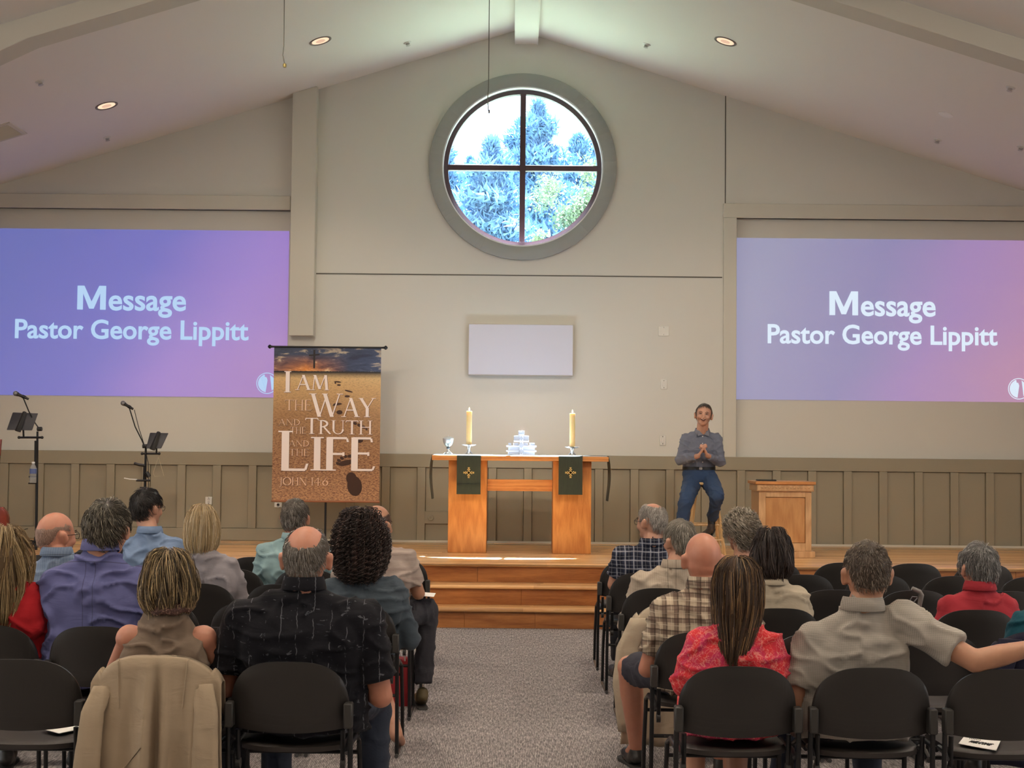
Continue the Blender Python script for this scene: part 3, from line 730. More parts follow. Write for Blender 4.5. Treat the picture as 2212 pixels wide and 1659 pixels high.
for s in (-1, 1): ob('finial', MB().lathe([(0, -.028), (.010, -.026), (.012, -.010), (.022, 0), (.020, .012), (.008, .024), (0, .026)], 16, Matrix.Translation((s * (BW + .04), 0, bzt - .002)) @ Matrix.Rotation(s * PI / 2, 4, 'Y')), M_BLACK, bn)
ob('hem_rod', MB().tube([(-BW - .004, 0, bzb), (BW + .004, 0, bzb)], .011, 10), pbr('hem_sand', srgb(150, 98, 66), .6), bn)
ob('pole', MB().tube([(.0, .02, .02), (.0, .02, .62), (0, .02, bzt)], [.011, .011, .008], 10), M_BLACK, bn)
ob('pole_collar', MB().tube([(.0, .02, .60), (.0, .02, .66)], .016, 10), M_BLACK, bn)
for k in range(4):
    a_ = PI / 4 + PI / 2 * k
    ob('foot', MB().tube([(0, .02, .035), (.27 * math.cos(a_), .02 + .27 * math.sin(a_), .01)], [.012, .009], 8), M_BLACK, bn)
bp = lambda gx, gy: (P(560 + gx * .22901, 720 + gy * .22905, YN).x - BX, P(560 + gx * .22901, 720 + gy * .22905, YN).z - STZ)
# cross on the skyline
cm = MB()
def bquad(m, x0, y0, x1, y1, d=-.0035):
    a_ = bp(x0, y0); b_ = bp(x1, y1); m.box(a_[0], b_[0], d, -.001, b_[1], a_[1])
bquad(cm, 512, 155, 527, 330); ob('printed_cross', cm, pbr('print_black', srgb(26, 18, 16), .6), bn)
cm = MB(); a_ = bp(470, 212); b_ = bp(570, 200); cm.prism([(a_[0], a_[1] - .004), (b_[0], b_[1] - .008), (b_[0], b_[1] + .006), (a_[0], a_[1] + .012)], (-.0036, -.001)); ob('printed_cross', cm, bpy.data.materials['print_black'], bn)
# footprints
fm = pbr('print_dark_sand', srgb(60, 34, 22), .7)
def blob(m, gx, gy, rx, ry, rot=0.0):
    cx, cz = bp(gx, gy); k_ = .22901 * YN / F
    m.prism([(cx + (rx * math.cos(a) * math.cos(rot) - ry * math.sin(a) * math.sin(rot)) * k_, cz + (rx * math.cos(a) * math.sin(rot) + ry * math.sin(a) * math.cos(rot)) * k_) for a in [2 * PI * i / 16 for i in range(16)]], (-.0032, -.001))
for spec in ([(740, 458, 34, 7, -.1), (752, 488, 18, 8, 0), (718, 468, 8, 9, .4)], [(845, 546, 40, 8, -.25), (830, 594, 25, 11, 0)], [(738, 668, 42, 12, .1), (757, 745, 28, 20, 0), (705, 680, 14, 5, .3)],
             [(905, 850, 18, 14, -.4), (945, 868, 22, 15, -.4), (985, 885, 20, 14, -.4), (1012, 905, 12, 10, -.4), (948, 1010, 32, 24, 0)],
             [(742, 1228, 20, 14, -.5), (752, 1200, 20, 14, -.5), (780, 1178, 20, 14, -.5), (812, 1162, 18, 15, -.2), (862, 1158, 32, 16, .1), (815, 1222, 70, 26, .25), (900, 1440, 70, 96, .15), (870, 1370, 50, 60, .2)]):
    for bi, a_ in enumerate(spec):
        m = MB(); blob(m, *a_); m.v = [(q_[0], q_[1] - .0001 * bi if q_[1] < -.002 else q_[1], q_[2]) for q_ in m.v]; ob('printed_footprint', m, fm, bn)
# hand built Roman capitals: strokes (x0, y0, x1, y1, weight) in a box of height 1
def arc(cx, cy, rx, ry, a0, a1, w0, w1, n=14): return ('arc', cx, cy, rx, ry, a0, a1, w0, w1, n)
TK, TN = .19, .062
def ser(x, y, w=.3): return (x - w / 2, y, x + w / 2, y, .035)
GL = {
 'I': (.30, [(.15, 0, .15, 1, TK), ser(.15, .015), ser(.15, .985)]),
 'A': (.86, [(.10, 0, .42, 1, TN), (.42, 1, .74, 0, TK), (.2, .36, .62, .36, TN), ser(.09, .015, .24), ser(.74, .015, .28)]),
 'M': (1.02, [(.12, 0, .2, 1, TN), (.22, .98, .50, .06, TK), (.50, .06, .80, 1, TN), (.82, 1, .90, 0, TK), ser(.12, .015, .22), ser(.9, .015, .26), ser(.2, .985, .16)]),
 'T': (.76, [(.38, 0, .38, 1, TK), (.04, .97, .72, .97, TN), ser(.38, .015), (.05, .97, .03, .86, TN), (.71, .97, .73, .86, TN)]),
 'H': (.80, [(.14, 0, .14, 1, TK * .85), (.66, 0, .66, 1, TK * .85), (.14, .52, .66, .52, TN), ser(.14, .015, .26), ser(.14, .985, .26), ser(.66, .015, .26), ser(.66, .985, .26)]),
 'E': (.62, [(.14, 0, .14, 1, TK), (.1, .975, .52, .975, TN), (.14, .52, .46, .52, TN), (.1, .025, .56, .025, TN), (.52, .97, .54, .86, TN), (.56, .02, .60, .14, TN), (.46, .56, .46, .45, TN)]),
 'F': (.58, [(.14, 0, .14, 1, TK), (.1, .975, .54, .975, TN), (.14, .5, .46, .5, TN), ser(.14, .015), (.54, .97, .56, .86, TN), (.46, .55, .46, .44, TN)]),
 'L': (.62, [(.14, 0, .14, 1, TK), (.1, .025, .56, .025, TN), ser(.14, .985), (.56, .02, .60, .18, TN)]),
 'W': (1.14, [(.08, 1, .32, 0, TK), (.32, 0, .56, .92, TN), (.50, 1, .76, 0, TK), (.76, 0, 1.02, 1, TN), ser(.08, .985, .26), ser(.50, .985, .2), ser(1.03, .985, .22)]),
 'Y': (.74, [(.06, 1, .38, .46, TK), (.38, .46, .68, 1, TN), (.38, 0, .38, .48, TK), ser(.07, .985, .24), ser(.69, .985, .22), ser(.38, .015)]),
 'N': (.86, [(.14, 0, .14, 1, TN), (.14, 1, .74, 0, TK), (.74, 0, .74, 1, TN), ser(.13, .015, .24), ser(.74, .985, .24), ser(.10, .985, .16)]),
 'D': (.82, [(.16, 0, .16, 1, TK), arc(.16, .5, .56, .48, -PI / 2, PI / 2, TN, TK), ser(.13, .985, .2), ser(.13, .015, .2)]),
 'R': (.74, [(.16, 0, .16, 1, TK), arc(.16, .75, .36, .235, -PI / 2, PI / 2, TN, TK), (.34, .5, .70, 0, TK), ser(.15, .015, .26), ser(.12, .985, .2)]),
 'U': (.82, [(.14, 1, .14, .36, TK), arc(.41, .34, .27, .32, PI, 2 * PI, TK, TN), (.68, .34, .68, 1, TN), ser(.14, .985, .26), ser(.68, .985, .22)]),
 'J': (.40, [(.24, 1, .24, .02, TK * .8), arc(.10, .0, .14, .22, 0, -PI * .6, TK * .6, TN), ser(.24, .985, .24)]),
 'O': (.92, [arc(.46, .5, .40, .48, 0, PI, TK, TK), arc(.46, .5, .40, .48, PI, 2 * PI, TK, TK)]),
 '1': (.30, [(.15, 0, .15, 1, TK * .8), ser(.15, .015, .24), (.06, .9, .15, 1, TN)]),
 '4': (.66, [(.48, -.05, .48, 1, TK * .8), (.48, 1, .06, .34, TN), (.06, .34, .64, .34, TN)]),
 ':': (.24, [(.12, .08, .12, .2, .12), (.12, .56, .12, .68, .12)]),
 '6': (.66, [arc(.33, .32, .25, .30, 0, PI, TK * .7, TK * .7), arc(.33, .32, .25, .30, PI, 2 * PI, TK * .7, TK * .7), (.10, .38, .46, 1, TN * 1.4)]),
}
def glyphs(text, x0, x1, zb, zt, m, d, wmul=1.0, dx=0.0, dz=0.0):
    nst = 0
    tot = sum(GL[c][0] if c != ' ' else .4 for c in text) - .06; sx_ = (x1 - x0) / tot; sz_ = zt - zb; cx = x0
    for c in text:
        if c == ' ': cx += .4 * sx_; continue
        adv, st_ = GL[c]
        for s_ in st_:
            if s_[0] == 'arc':
                _, ax, ay, rx, ry, a0, a1, w0, w1, n = s_; seg = []
                for i in range(n + 1):
                    a_ = a0 + (a1 - a0) * i / n; w_ = w0 + (w1 - w0) * abs(math.sin(PI * i / n)) if w0 != w1 else TN + (TK - TN) * abs(math.cos(a_))
                    seg.append((ax + rx * math.cos(a_), ay + ry * math.sin(a_), w_))
                prs = list(zip(seg[:-1], seg[1:]))
                L_ = [(p[0], p[1], q[0], q[1], (p[2] + q[2]) / 2 * 1.02) for p, q in prs]
            else: L_ = [s_]
            for (xa, ya, xb, yb, w_) in L_:
                X0, Z0, X1, Z1 = cx + xa * sx_, zb + ya * sz_, cx + xb * sx_, zb + yb * sz_
                hwd = w_ * wmul * sz_ * .5
                ux, uz = X1 - X0, Z1 - Z0; ln = math.hypot(ux, uz) or 1e-6; ux /= ln; uz /= ln
                e = .2 * hwd if s_[0] == 'arc' else 0
                nx_, nz_ = -uz * hwd, ux * hwd
                if abs(uz) > .5 and s_[0] != 'arc': nx_, nz_ = (hwd if nx_ > 0 else -hwd), 0   # flat ended uprights
                pts = [(X0 - ux * e + nx_ + dx, Z0 - uz * e + nz_ + dz), (X1 + ux * e + nx_ + dx, Z1 + uz * e + nz_ + dz), (X1 + ux * e - nx_ + dx, Z1 + uz * e - nz_ + dz), (X0 - ux * e - nx_ + dx, Z0 - uz * e - nz_ + dz)]
                nst += 1; m.prism(pts, (d[0] - nst % 23 * .00004, d[1]))
        cx += adv * sx_
M_LET = pbr('print_white', srgb(250, 236, 230), .6); M_LETT = pbr('print_tan', srgb(232, 200, 172), .6); M_SHD = pbr('print_shadow', srgb(84, 50, 30), .7)
def line(text, gx0, gx1, gyt, gyb, mat, wm=1.0):
    a_ = bp(gx0, gyb); b_ = bp(gx1, gyt)
    sh = MB(); glyphs(text, a_[0], b_[0], a_[1], b_[1], sh, (-.0040, -.001), wm, .0035, -.0035); ob('lettering_shadow', sh, M_SHD, bn, 0, 0)
    m = MB(); glyphs(text, a_[0], b_[0], a_[1], b_[1], m, (-.0052, -.001), wm); ob('lettering', m, mat, bn, 0, 0)
line('I', 235, 290, 358, 556, M_LET, 1.0); line('AM', 345, 650, 395, 533, M_LET, .95)
line('THE', 238, 490, 628, 726, M_LETT, .6); line('W', 482, 775, 570, 786, M_LET, .85); line('AY', 780, 1078, 612, 788, M_LET, .85)
line('AND', 180, 385, 810, 868, M_LETT, .65); line('T', 430, 552, 798, 948, M_LET, .8); line('RUTH', 556, 1060, 824, 950, M_LET, .75); line('THE', 290, 440, 884, 946, M_LETT, .65)
line('L', 180, 440, 922, 1294, M_LET, 1.0); line('IFE', 484, 1072, 984, 1292, M_LET, 1.05)
line('AND', 278, 470, 1010, 1066, M_LETT, .65); line('THE', 278, 468, 1092, 1154, M_LETT, .65)
line('JOHN 14:6', 186, 648, 1362, 1432, M_LETT, .7)
# ------------------------------------------------------------------ trees beyond the round window
rng = np.random.RandomState(7)
def foliage_mesh(name, pos, size, aspect=2.2, droop=.2):
    n = len(pos); d = rng.normal(size=(n, 3)); d[:, 2] += droop; d /= np.linalg.norm(d, axis=1)[:, None]
    e = np.cross(d, rng.normal(size=(n, 3))); e /= np.linalg.norm(e, axis=1)[:, None]
    s_ = size * (.6 + .8 * rng.rand(n))[:, None]
    a = pos - e * s_ / aspect * .5; b = pos + e * s_ / aspect * .5; c = pos + d * s_
    v = np.concatenate([a, c, b], 1).reshape(-1, 3); me = bpy.data.meshes.new(name)
    me.from_pydata(v.tolist(), [], [(3 * i, 3 * i + 1, 3 * i + 2) for i in range(n)]); return me
def leafmat(name, c1, c2):
    t = NT(name); t.set(Roughness=.7); t.base(t.mix(t.noise(t.coord(), .9, 4), c1, c2)); t.b.inputs['Transmission Weight'].default_value = 0
    t.b.inputs['Subsurface Weight'].default_value = .0; return t.m
M_NEED = leafmat('hazed_needles', (.08, .16, .29, 1), (.17, .29, .42, 1)); M_LEAF = leafmat('yellow_leaves', (.10, .16, .11, 1), (.24, .28, .15, 1))  # needle blue is distance haze and glass tint painted into the albedo
M_BARK = pbr('bark', (.07, .06, .06, 1), .9)
def conifer(px, py, Y, wbot, lb, n=19000):
    tip = P(px, py, Y); h = tip.z + .3; base = Vector((tip.x, Y, -.3))
    t = thing('conifer_tree', lb, 'tree', base, 0, 'trees beyond the round window')
    ob('trunk', MB().tube([(0, 0, 0), (.05, 0, h * .5), (0, 0, h * .97)], [.22, .13, .02], 8), M_BARK, t)
    z = rng.rand(n) ** .75; r = (1 - z) ** .85 * wbot * .80 + .12; tier = .62 + .38 * np.sin(z * 58 + rng.rand() * 6) ; ang = rng.rand(n) * 2 * PI
    lob = 1 + .28 * np.sin(ang * 5 + z * 19) ; rr = r * tier * lob * np.sqrt(rng.rand(n)) 
    pos = np.stack([rr * np.cos(ang), rr * np.sin(ang), h * (.28 + .72 * z) - rr * .12], 1)
    link('needles', foliage_mesh('needles', pos, .20, 3.0, .9), M_NEED, t)['kind'] = 'stuff'
conifer(1163, 226, 35, 4.2, 'tallest conifer tinted with haze, its spire right of the window bar')
conifer(1122, 268, 40.5, 4.0, 'conifer just behind and left of the tallest one')
conifer(1062, 308, 30.5, 3.6, 'bushy conifer crown in the left half of the round window')
conifer(1250, 296, 45.5, 4.4, 'right hand conifer between the tallest one and the window rim')
conifer(1288, 276, 50, 4.8, 'conifer half hidden by the right rim of the round window')
conifer(962, 322, 38, 3.6, 'conifer at the left rim of the round window')
conifer(1016, 344, 55, 6.4, 'low conifer behind the gap at the left of the window')
conifer(1206, 322, 60.5, 7.0, 'far conifer filling the gap right of the tallest one')
conifer(1095, 340, 67, 8.0, 'far conifer behind the middle of the round window')
def broadleaf(px, py, Y, r, lb, n=14000):
    c = P(px, py, Y); t = thing('leafy_tree', lb, 'tree', (c.x, Y, -.3), 0, 'trees beyond the round window')
    h = c.z + .3
    ob('trunk', MB().tube([(0, 0, 0), (.1, 0, h * .6), (0, 0, h)], [.16, .1, .03], 8), M_BARK, t)
    cl = rng.normal(size=(34, 3)) * np.array([r * .5, r * .4, r * .55]); k = rng.randint(0, 34, n)
    pos = cl[k] + rng.normal(size=(n, 3)) * r * .17 + np.array([0, 0, h])
    link('leaves', foliage_mesh('leaves', pos, .08, 1.6, 0), M_LEAF, t)['kind'] = 'stuff'
broadleaf(1280, 478, 31, .85, 'yellow green leafy tree at the lower right of the round window')
broadleaf(1190, 560, 28, .45, 'small pale leafy tree at the bottom of the round window', 4000)
struct('ground_outside', MB().box(-40, 40, YW + .4, 70, -.5, -.3), pbr('grass', (.10, .12, .07, 1), .9, var=.4))

# ------------------------------------------------------------------ black chairs
def chair_proto():
    t = thing('stacking_chair', 'black chair', 'chair', (0, 0, 0), 0, 'black chairs set out in rows')
    m = MB(); rings = []; N = 28
    for i in range(N + 1):
        u = math.sin((i / N - .5) * PI); x = .230 * u; a = abs(u)
        zt = .588 + .166 * max(0, 1 - a ** 3.0) ** .45; zb = .493 + .016 * a * a; yc = -.018 + .05 * a * a
        rg = []
        for k in range(9):
            f = k / 8; z = zb + (zt - zb) * f; rg.append((x, yc + .055 * (1 - (z - .49) / .29) - .011 * (1 if 0 < k < 8 else .4), z))
        for k in range(8, -1, -1):
            f = k / 8; z = zb + (zt - zb) * f; rg.append((x, yc + .055 * (1 - (z - .49) / .29) + .011 * (1 if 0 < k < 8 else .4), z))
        rings.append(rg)
    m.loft(rings); back = ob('backrest', m, M_BACK, t, 0, 50)
    for s in (-1, 1):
        ob('clip', MB().box(s * .238 - .024, s * .238 + .010 if s > 0 else s * .238 + .024, .012, .062, .515, .605) if s > 0 else MB().box(-.248, -.214, .012, .062, .515, .605), M_CLIP, t, .005)
        ob('leg', MB().tube([(s * .236, .042, .60), (s * .238, .05, .50), (s * .240, .078, .10), (s * .240, .082, .016)], .0105, 10), M_BLACK, t)
        ob('leg', MB().tube([(s * .222, .20, .425), (s * .226, .33, .43), (s * .232, .40, .40), (s * .238, .43, .20), (s * .240, .44, .016)], .0105, 10), M_BLACK, t)
        ob('floor_bar', MB().tube([(s * .240, .060, .011), (s * .240, .46, .011)], .0105, 10), M_STEEL, t)
        ob('support_bar', MB().tube([(s * .205, .075, .50), (s * .205, .085, .40), (s * .205, .095, .37)], .010, 8), M_BLACK, t)
        ob('pivot', MB().tube([(s * .196, .092, .375), (s * .214, .092, .375)], .020, 12), M_BLACKP, t)
        ob('elbow', MB().tube([(s * .222, .17, .44), (s * .224, .10, .44), (s * .226, .06, .42)], .010, 8), M_STEEL, t)
    m = MB(); rings = []
    for i in range(21):
        u = math.sin((i / 20 - .5) * PI); x = .205 * u; a = abs(u)
        y0 = .075 + .075 * a ** 3; y1 = .455 - .05 * a ** 3; dip = -.012 * (1 - a * a)
        rg = [(x, y0, .418), (x, y0 - .004, .436), (x, y0 + .01, .448 + dip * .4), (x, y0 + .08, .448 + dip), (x, (y0 + y1) / 2, .446 + dip), (x, y1 - .05, .452 + dip * .6), (x, y1, .438), (x, y1 + .002, .416), (x, y1 - .03, .418), (x, (y0 + y1) / 2, .418 + dip), (x, y0 + .02, .414)]
        rings.append(rg)
    m.loft(rings); ob('seat', m, M_SEAT, t, 0, 50)
    ob('crossbar', MB().tube([(-.232, .41, .35), (.232, .41, .35)], .008, 8), M_BLACK, t)
    ob('crossbar', MB().tube([(-.236, .085, .30), (.236, .085, .30)], .008, 8), M_BLACK, t)
    for c in t.children:
        n_ = len(c.data.vertices); co = np.empty(n_ * 3); c.data.vertices.foreach_get('co', co); co[0::3] *= .918; c.data.vertices.foreach_set('co', co); c.data.update()
    return t
def backmat():
    t = NT('chair_back_plastic'); t.base((.020, .018, .0165, 1)); t.set(Roughness=.42)
    x, y, z = t.sep(t.coord())[:3]
    # moulded grooves: nested rounded frames and three low lines
    ax = t.math('ABSOLUTE', x)
    def line_(v, p, w_): return t.math('LESS_THAN', t.math('ABSOLUTE', t.math('SUBTRACT', v, p)), w_)
    g = None
    for p in (.185, .172, .160):
        l_ = t.math('MULTIPLY', line_(ax, p, .0014), t.math('LESS_THAN', z, .70)); g = l_ if g is None else t.math('MAXIMUM', g, l_)
    zz = t.math('SUBTRACT', z, t.math('MULTIPLY', t.math('MULTIPLY', x, x), .5))
    for p in (.562, .545, .522):
        g = t.math('MAXIMUM', g, t.math('MULTIPLY', line_(zz, p, .0013), t.math('LESS_THAN', ax, .165)))
    nz = t.noise(t.coord(), 500, 2)
    h = t.math('SUBTRACT', t.math('MULTIPLY', nz, .12), g); t.bump(h, .5, .002); return t.m
M_BACK = backmat(); M_CLIP = pbr('clip_plastic', (.030, .028, .025, 1), .5, bs=.1, bscale=600); M_STEEL = pbr('worn_steel', (.12, .12, .125, 1), .3, .8)
M_SEAT = pbr('seat_plastic', (.030, .026, .024, 1), .5, bs=.1, bscale=500)
ROWS = {'A': 5.08, 'B': 6.00, 'C': 6.92, 'D': 7.84, 'E': 8.76, 'F': 9.68}
def seat_x(side, k): return side * (.80 + .48 * k) + (0.01 if side > 0 else .02)
row_words = {'A': 'nearest row', 'B': 'second row from the camera', 'C': 'third row from the camera', 'D': 'fourth row from the camera', 'E': 'second row from the platform', 'F': 'row nearest the platform'}
pos_words = ['aisle seat', 'second seat from the aisle', 'third seat from the aisle', 'fourth seat from the aisle', 'fifth seat from the aisle', 'sixth seat from the aisle', 'seventh seat from the aisle']
proto = None; crng = random.Random(3); CH = {}
half_vis = {'A': 1.95, 'B': 2.3, 'C': 2.62, 'D': 2.95, 'E': 3.3, 'F': 3.65}
for r_, Yr in ROWS.items():
    for side in (-1, 1):
        for k in range(7):
            x = seat_x(side, k)
            if abs(x) - .25 > half_vis[r_]: continue
            jx, jy, jr = crng.uniform(-.010, .010), crng.uniform(-.012, .012), crng.uniform(-.018, .018)
            if r_ == 'A': jx, jy, jr = (-.014 if side < 0 else 0), 0, 0
            if r_ == 'D' and side > 0 and k == 3: jx = -.03
            lb = f"black chair, {pos_words[k]} {'left' if side < 0 else 'right'} of the aisle, {row_words[r_]}"
            if proto is None:
                proto = chair_proto(); o = proto; o.location = (x + jx, Yr + jy, 0); o.rotation_euler = (0, 0, jr); o['label'] = lb
            else: o = copy_thing(proto, (x + jx, Yr + jy, 0), jr, lb)
            CH[(r_, side, k)] = o

# ------------------------------------------------------------------ voxel skinning of primitive unions, wrinkles
def remesh(mb, vox, smooth=6, dec=1.0, fac=.5):
    me = bpy.data.meshes.new('tmp'); me.from_pydata(mb.v, [], mb.f)
    bm = bmesh.new(); bm.from_mesh(me); bmesh.ops.recalc_face_normals(bm, faces=bm.faces); bm.to_mesh(me); bm.free()
    o = bpy.data.objects.new('tmp', me); C.objects.link(o)
    r = o.modifiers.new('r', 'REMESH'); r.mode = 'VOXEL'; r.voxel_size = vox
    if smooth: s_ = o.modifiers.new('s', 'SMOOTH'); s_.iterations = smooth; s_.factor = fac
    if dec < 1: d_ = o.modifiers.new('d', 'DECIMATE'); d_.ratio = dec
    out = bpy.data.meshes.new_from_object(o.evaluated_get(bpy.context.evaluated_depsgraph_get()))
    bpy.data.objects.remove(o); bpy.data.meshes.remove(me); out.shade_smooth(); return out
def displace(me, fn):
    n = len(me.vertices); co = np.empty(n * 3); no = np.empty(n * 3); me.vertices.foreach_get('co', co); me.vertices.foreach_get('normal', no)
    co = co.reshape(-1, 3); no = no.reshape(-1, 3); d = np.fromiter((fn(*p) for p in co), float, n)
    me.vertices.foreach_set('co', (co + no * d[:, None]).ravel()); me.update()
def folds(seed, amp=.005, fx=7, fz=14, tilt=.5):
    sv = Vector((seed * 3.1, seed * 1.7, seed * .9))
    def fn(x, y, z):
        a = mnoise.noise(Vector((x * fx + z * fz * tilt * (1 if x > 0 else -1), y * fx, z * fz - abs(x) * fx * tilt)) + sv)
        b = mnoise.noise(Vector((x * fx * 2.3, y * 9, z * fz * .8)) * 1.3 + sv * 2)
        r_ = max(0, 1 - abs(a) * 4.0); return amp * (r_ * r_ * 1.5 + b * .6 - .45)
    return fn
# ------------------------------------------------------------------ skin, cloth and hair materials
def skinmat(name, c, c2):
    t = NT(name); t.set(Roughness=.46); co = t.coord()
    t.base(t.mix(t.noise(co, 26, 4, .6), c, c2)); t.b.inputs['Subsurface Weight'].default_value = .12; t.b.inputs['Subsurface Radius'].default_value = (.02, .008, .004); t.b.inputs['Subsurface Scale'].default_value = .4
    t.bump(t.noise(co, 420, 3), .12, .001); return t.m
SK = {'fair': skinmat('skin_fair', (.50, .25, .165, 1), (.58, .32, .22, 1)), 'ruddy': skinmat('skin_ruddy', (.46, .185, .115, 1), (.56, .27, .18, 1)), 'tan': skinmat('skin_tan', (.40, .20, .12, 1), (.48, .25, .155, 1))}
def hairmat(name, rough=.42):
    t = NT(name); t.set(Roughness=rough); a = t.node('ShaderNodeAttribute', attribute_name='Col'); t.base(a.outputs['Color']); t.b.inputs['Specular IOR Level'].default_value = .45
    t.b.inputs['Sheen Weight'].default_value = .05; return t.m
M_HAIR = hairmat('hair')
def cloth(name, col, rough=.85, weave=700, var=.06, yoke=None, pleat=False, kind=None, c2=None, c3=None):
    t = NT(name); t.set(Roughness=rough); t.b.inputs['Specular IOR Level'].default_value = .2; t.b.inputs['Sheen Weight'].default_value = .04
    co = t.coord(); x, y, z = t.sep(co)[:3]; c = col
    if kind is None: c = t.mix(t.noise(co, 9, 3), tuple(q * (1 - var) for q in col[:3]) + (1,), tuple(q * (1 + var) for q in col[:3]) + (1,))
    def stripe(v, period, width, off=0.0):
        return t.math('LESS_THAN', t.math('FRACT', t.math('ADD', t.math('DIVIDE', v, period), off)), width)
    wob = t.math('MULTIPLY', t.math('SUBTRACT', t.noise(co, 7, 2), .5), .016)
    ax_ = t.math('ADD', x, wob); az_ = t.math('ADD', z, wob)
    if kind == 'plaid_blue':
        c = t.mix(t.math('MULTIPLY', stripe(ax_, .052, .5), .65), col, c2); c = t.mix(t.math('MULTIPLY', stripe(az_, .052, .5), .5), c, c2)
        for v in (ax_, az_):
            c = t.mix(t.math('MULTIPLY', stripe(v, .052, .07, .2), .75), c, c3); c = t.mix(t.math('MULTIPLY', stripe(v, .026, .07, .55), .4), c, c3)
    if kind == 'plaid_brown':
        c = t.mix(t.math('MULTIPLY', stripe(ax_, .048, .42), .62), col, c2); c = t.mix(t.math('MULTIPLY', stripe(az_, .052, .42), .62), c, c2)
        for v, p_ in ((ax_, .048), (az_, .052)):
            c = t.mix(t.math('MULTIPLY', stripe(v, p_, .06, .7), .7), c, (.04, .028, .022, 1)); c = t.mix(t.math('MULTIPLY', stripe(v, p_, .05, .25), .5), c, c3)
    if kind == 'floral':
        v = t.node('ShaderNodeTexVoronoi', feature='DISTANCE_TO_EDGE'); v.inputs['Scale'].default_value = 26
        wv = t.node('ShaderNodeTexNoise'); wv.inputs['Scale'].default_value = 9; wv.inputs['Detail'].default_value = 3; t.l.new(co, wv.inputs['Vector'])
        mv = t.node('ShaderNodeVectorMath', operation='MULTIPLY_ADD'); t.l.new(wv.outputs['Color'], mv.inputs[0]); mv.inputs[1].default_value = (.22, .22, .22); t.l.new(co, mv.inputs[2]); t.l.new(mv.outputs[0], v.inputs['Vector'])
        c = t.mix(t.ramp(t.noise(co, 11, 3, .6, .8), [(.42, (0, 0, 0)), (.58, (1, 1, 1))]), col, c2)
        c = t.mix(t.math('MULTIPLY', t.ramp(v.outputs[0], [(.01, (1, 1, 1)), (.035, (0, 0, 0))]), .45), c, c3)
        c = t.mix(t.math('MULTIPLY', t.ramp(t.noise(co, 42, 4, .7, 2.0), [(.54, (0, 0, 0)), (.60, (1, 1, 1))]), .45), c, c3)
    if kind == 'bamboo':
        st = t.math('LESS_THAN', t.math('FRACT', t.math('ADD', t.math('MULTIPLY', ax_, 17), t.math('MULTIPLY', t.noise(t.coord((3, 3, 14)), 2, 2), .35))), .05)
        brk = t.ramp(t.noise(t.coord((1, 1, 1)), 26, 3), [(.46, (0, 0, 0)), (.54, (1, 1, 1))])
        c = t.mix(t.math('MULTIPLY', t.math('MULTIPLY', st, brk), .55), col, c3)
        lf = t.noise(t.coord((26, 26, 60), (0, .7, 0)), 1.0, 2, .5, 1.0); lf2 = t.noise(t.coord((26, 26, 60), (0, -.8, 0)), 1.3, 2, .5, 1.0)
        c = t.mix(t.math('MULTIPLY', t.ramp(lf, [(.675, (0, 0, 0)), (.70, (1, 1, 1))]), .42), c, c3); c = t.mix(t.math('MULTIPLY', t.ramp(lf2, [(.675, (0, 0, 0)), (.70, (1, 1, 1))]), .38), c, c2)
    if kind == 'dots':
        s_ = t.math('SINE', t.math('MULTIPLY', t.math('ADD', x, z), 520)); s2 = t.math('SINE', t.math('MULTIPLY', t.math('SUBTRACT', x, z), 520))
        c = t.mix(t.math('MULTIPLY', t.math('GREATER_THAN', t.math('MULTIPLY', s_, s2), .1), .5), col, c2)
    if kind == 'vstripe': c = t.mix(t.math('MULTIPLY', stripe(ax_, .012, .35), .5), col, c2)
    if kind == 'hstripe': c = t.mix(t.math('MULTIPLY', stripe(az_, .055, .30), .5), col, c2)
    if kind == 'denim':
        c = t.mix(t.noise(co, 6, 4), col, c2)
    if yoke is not None:
        zz = t.math('ADD', z, t.math('MULTIPLY', t.math('MULTIPLY', x, x), .6))
        ln = t.math('LESS_THAN', t.math('ABSOLUTE', t.math('SUBTRACT', zz, yoke)), .0022); c = t.mix(t.math('MULTIPLY', ln, .45), c, (.02, .02, .02, 1))
        if pleat: 
            for xo in (-.022, .022):
                pl = t.math('MULTIPLY', t.math('LESS_THAN', t.math('ABSOLUTE', t.math('SUBTRACT', x, xo)), .002), t.math('LESS_THAN', zz, yoke)); c = t.mix(t.math('MULTIPLY', pl, .4), c, (.02, .02, .02, 1))
    t.base(c)
    n1 = t.noise(co, weave, 2); n2 = t.noise(t.coord((6, 6, 14), (.3, .5, 0)), 1.0, 3, .55, .8)
    t.bump(t.math('ADD', t.math('MULTIPLY', n1, .08), n2), .5, .012)
    return t.m
M_JEAN = cloth('dark_jeans', (.018, .024, .040, 1), kind='denim', c2=(.035, .045, .07, 1)); M_PANT = cloth('dark_trousers', (.018, .018, .022, 1))
M_SHOE = pbr('black_shoe', (.015, .014, .013, 1), .4); M_SOLE = pbr('shoe_sole', (.03, .028, .026, 1), .8)
M_LENS = pbr('glasses_frame', (.03, .02, .015, 1), .3, .4)

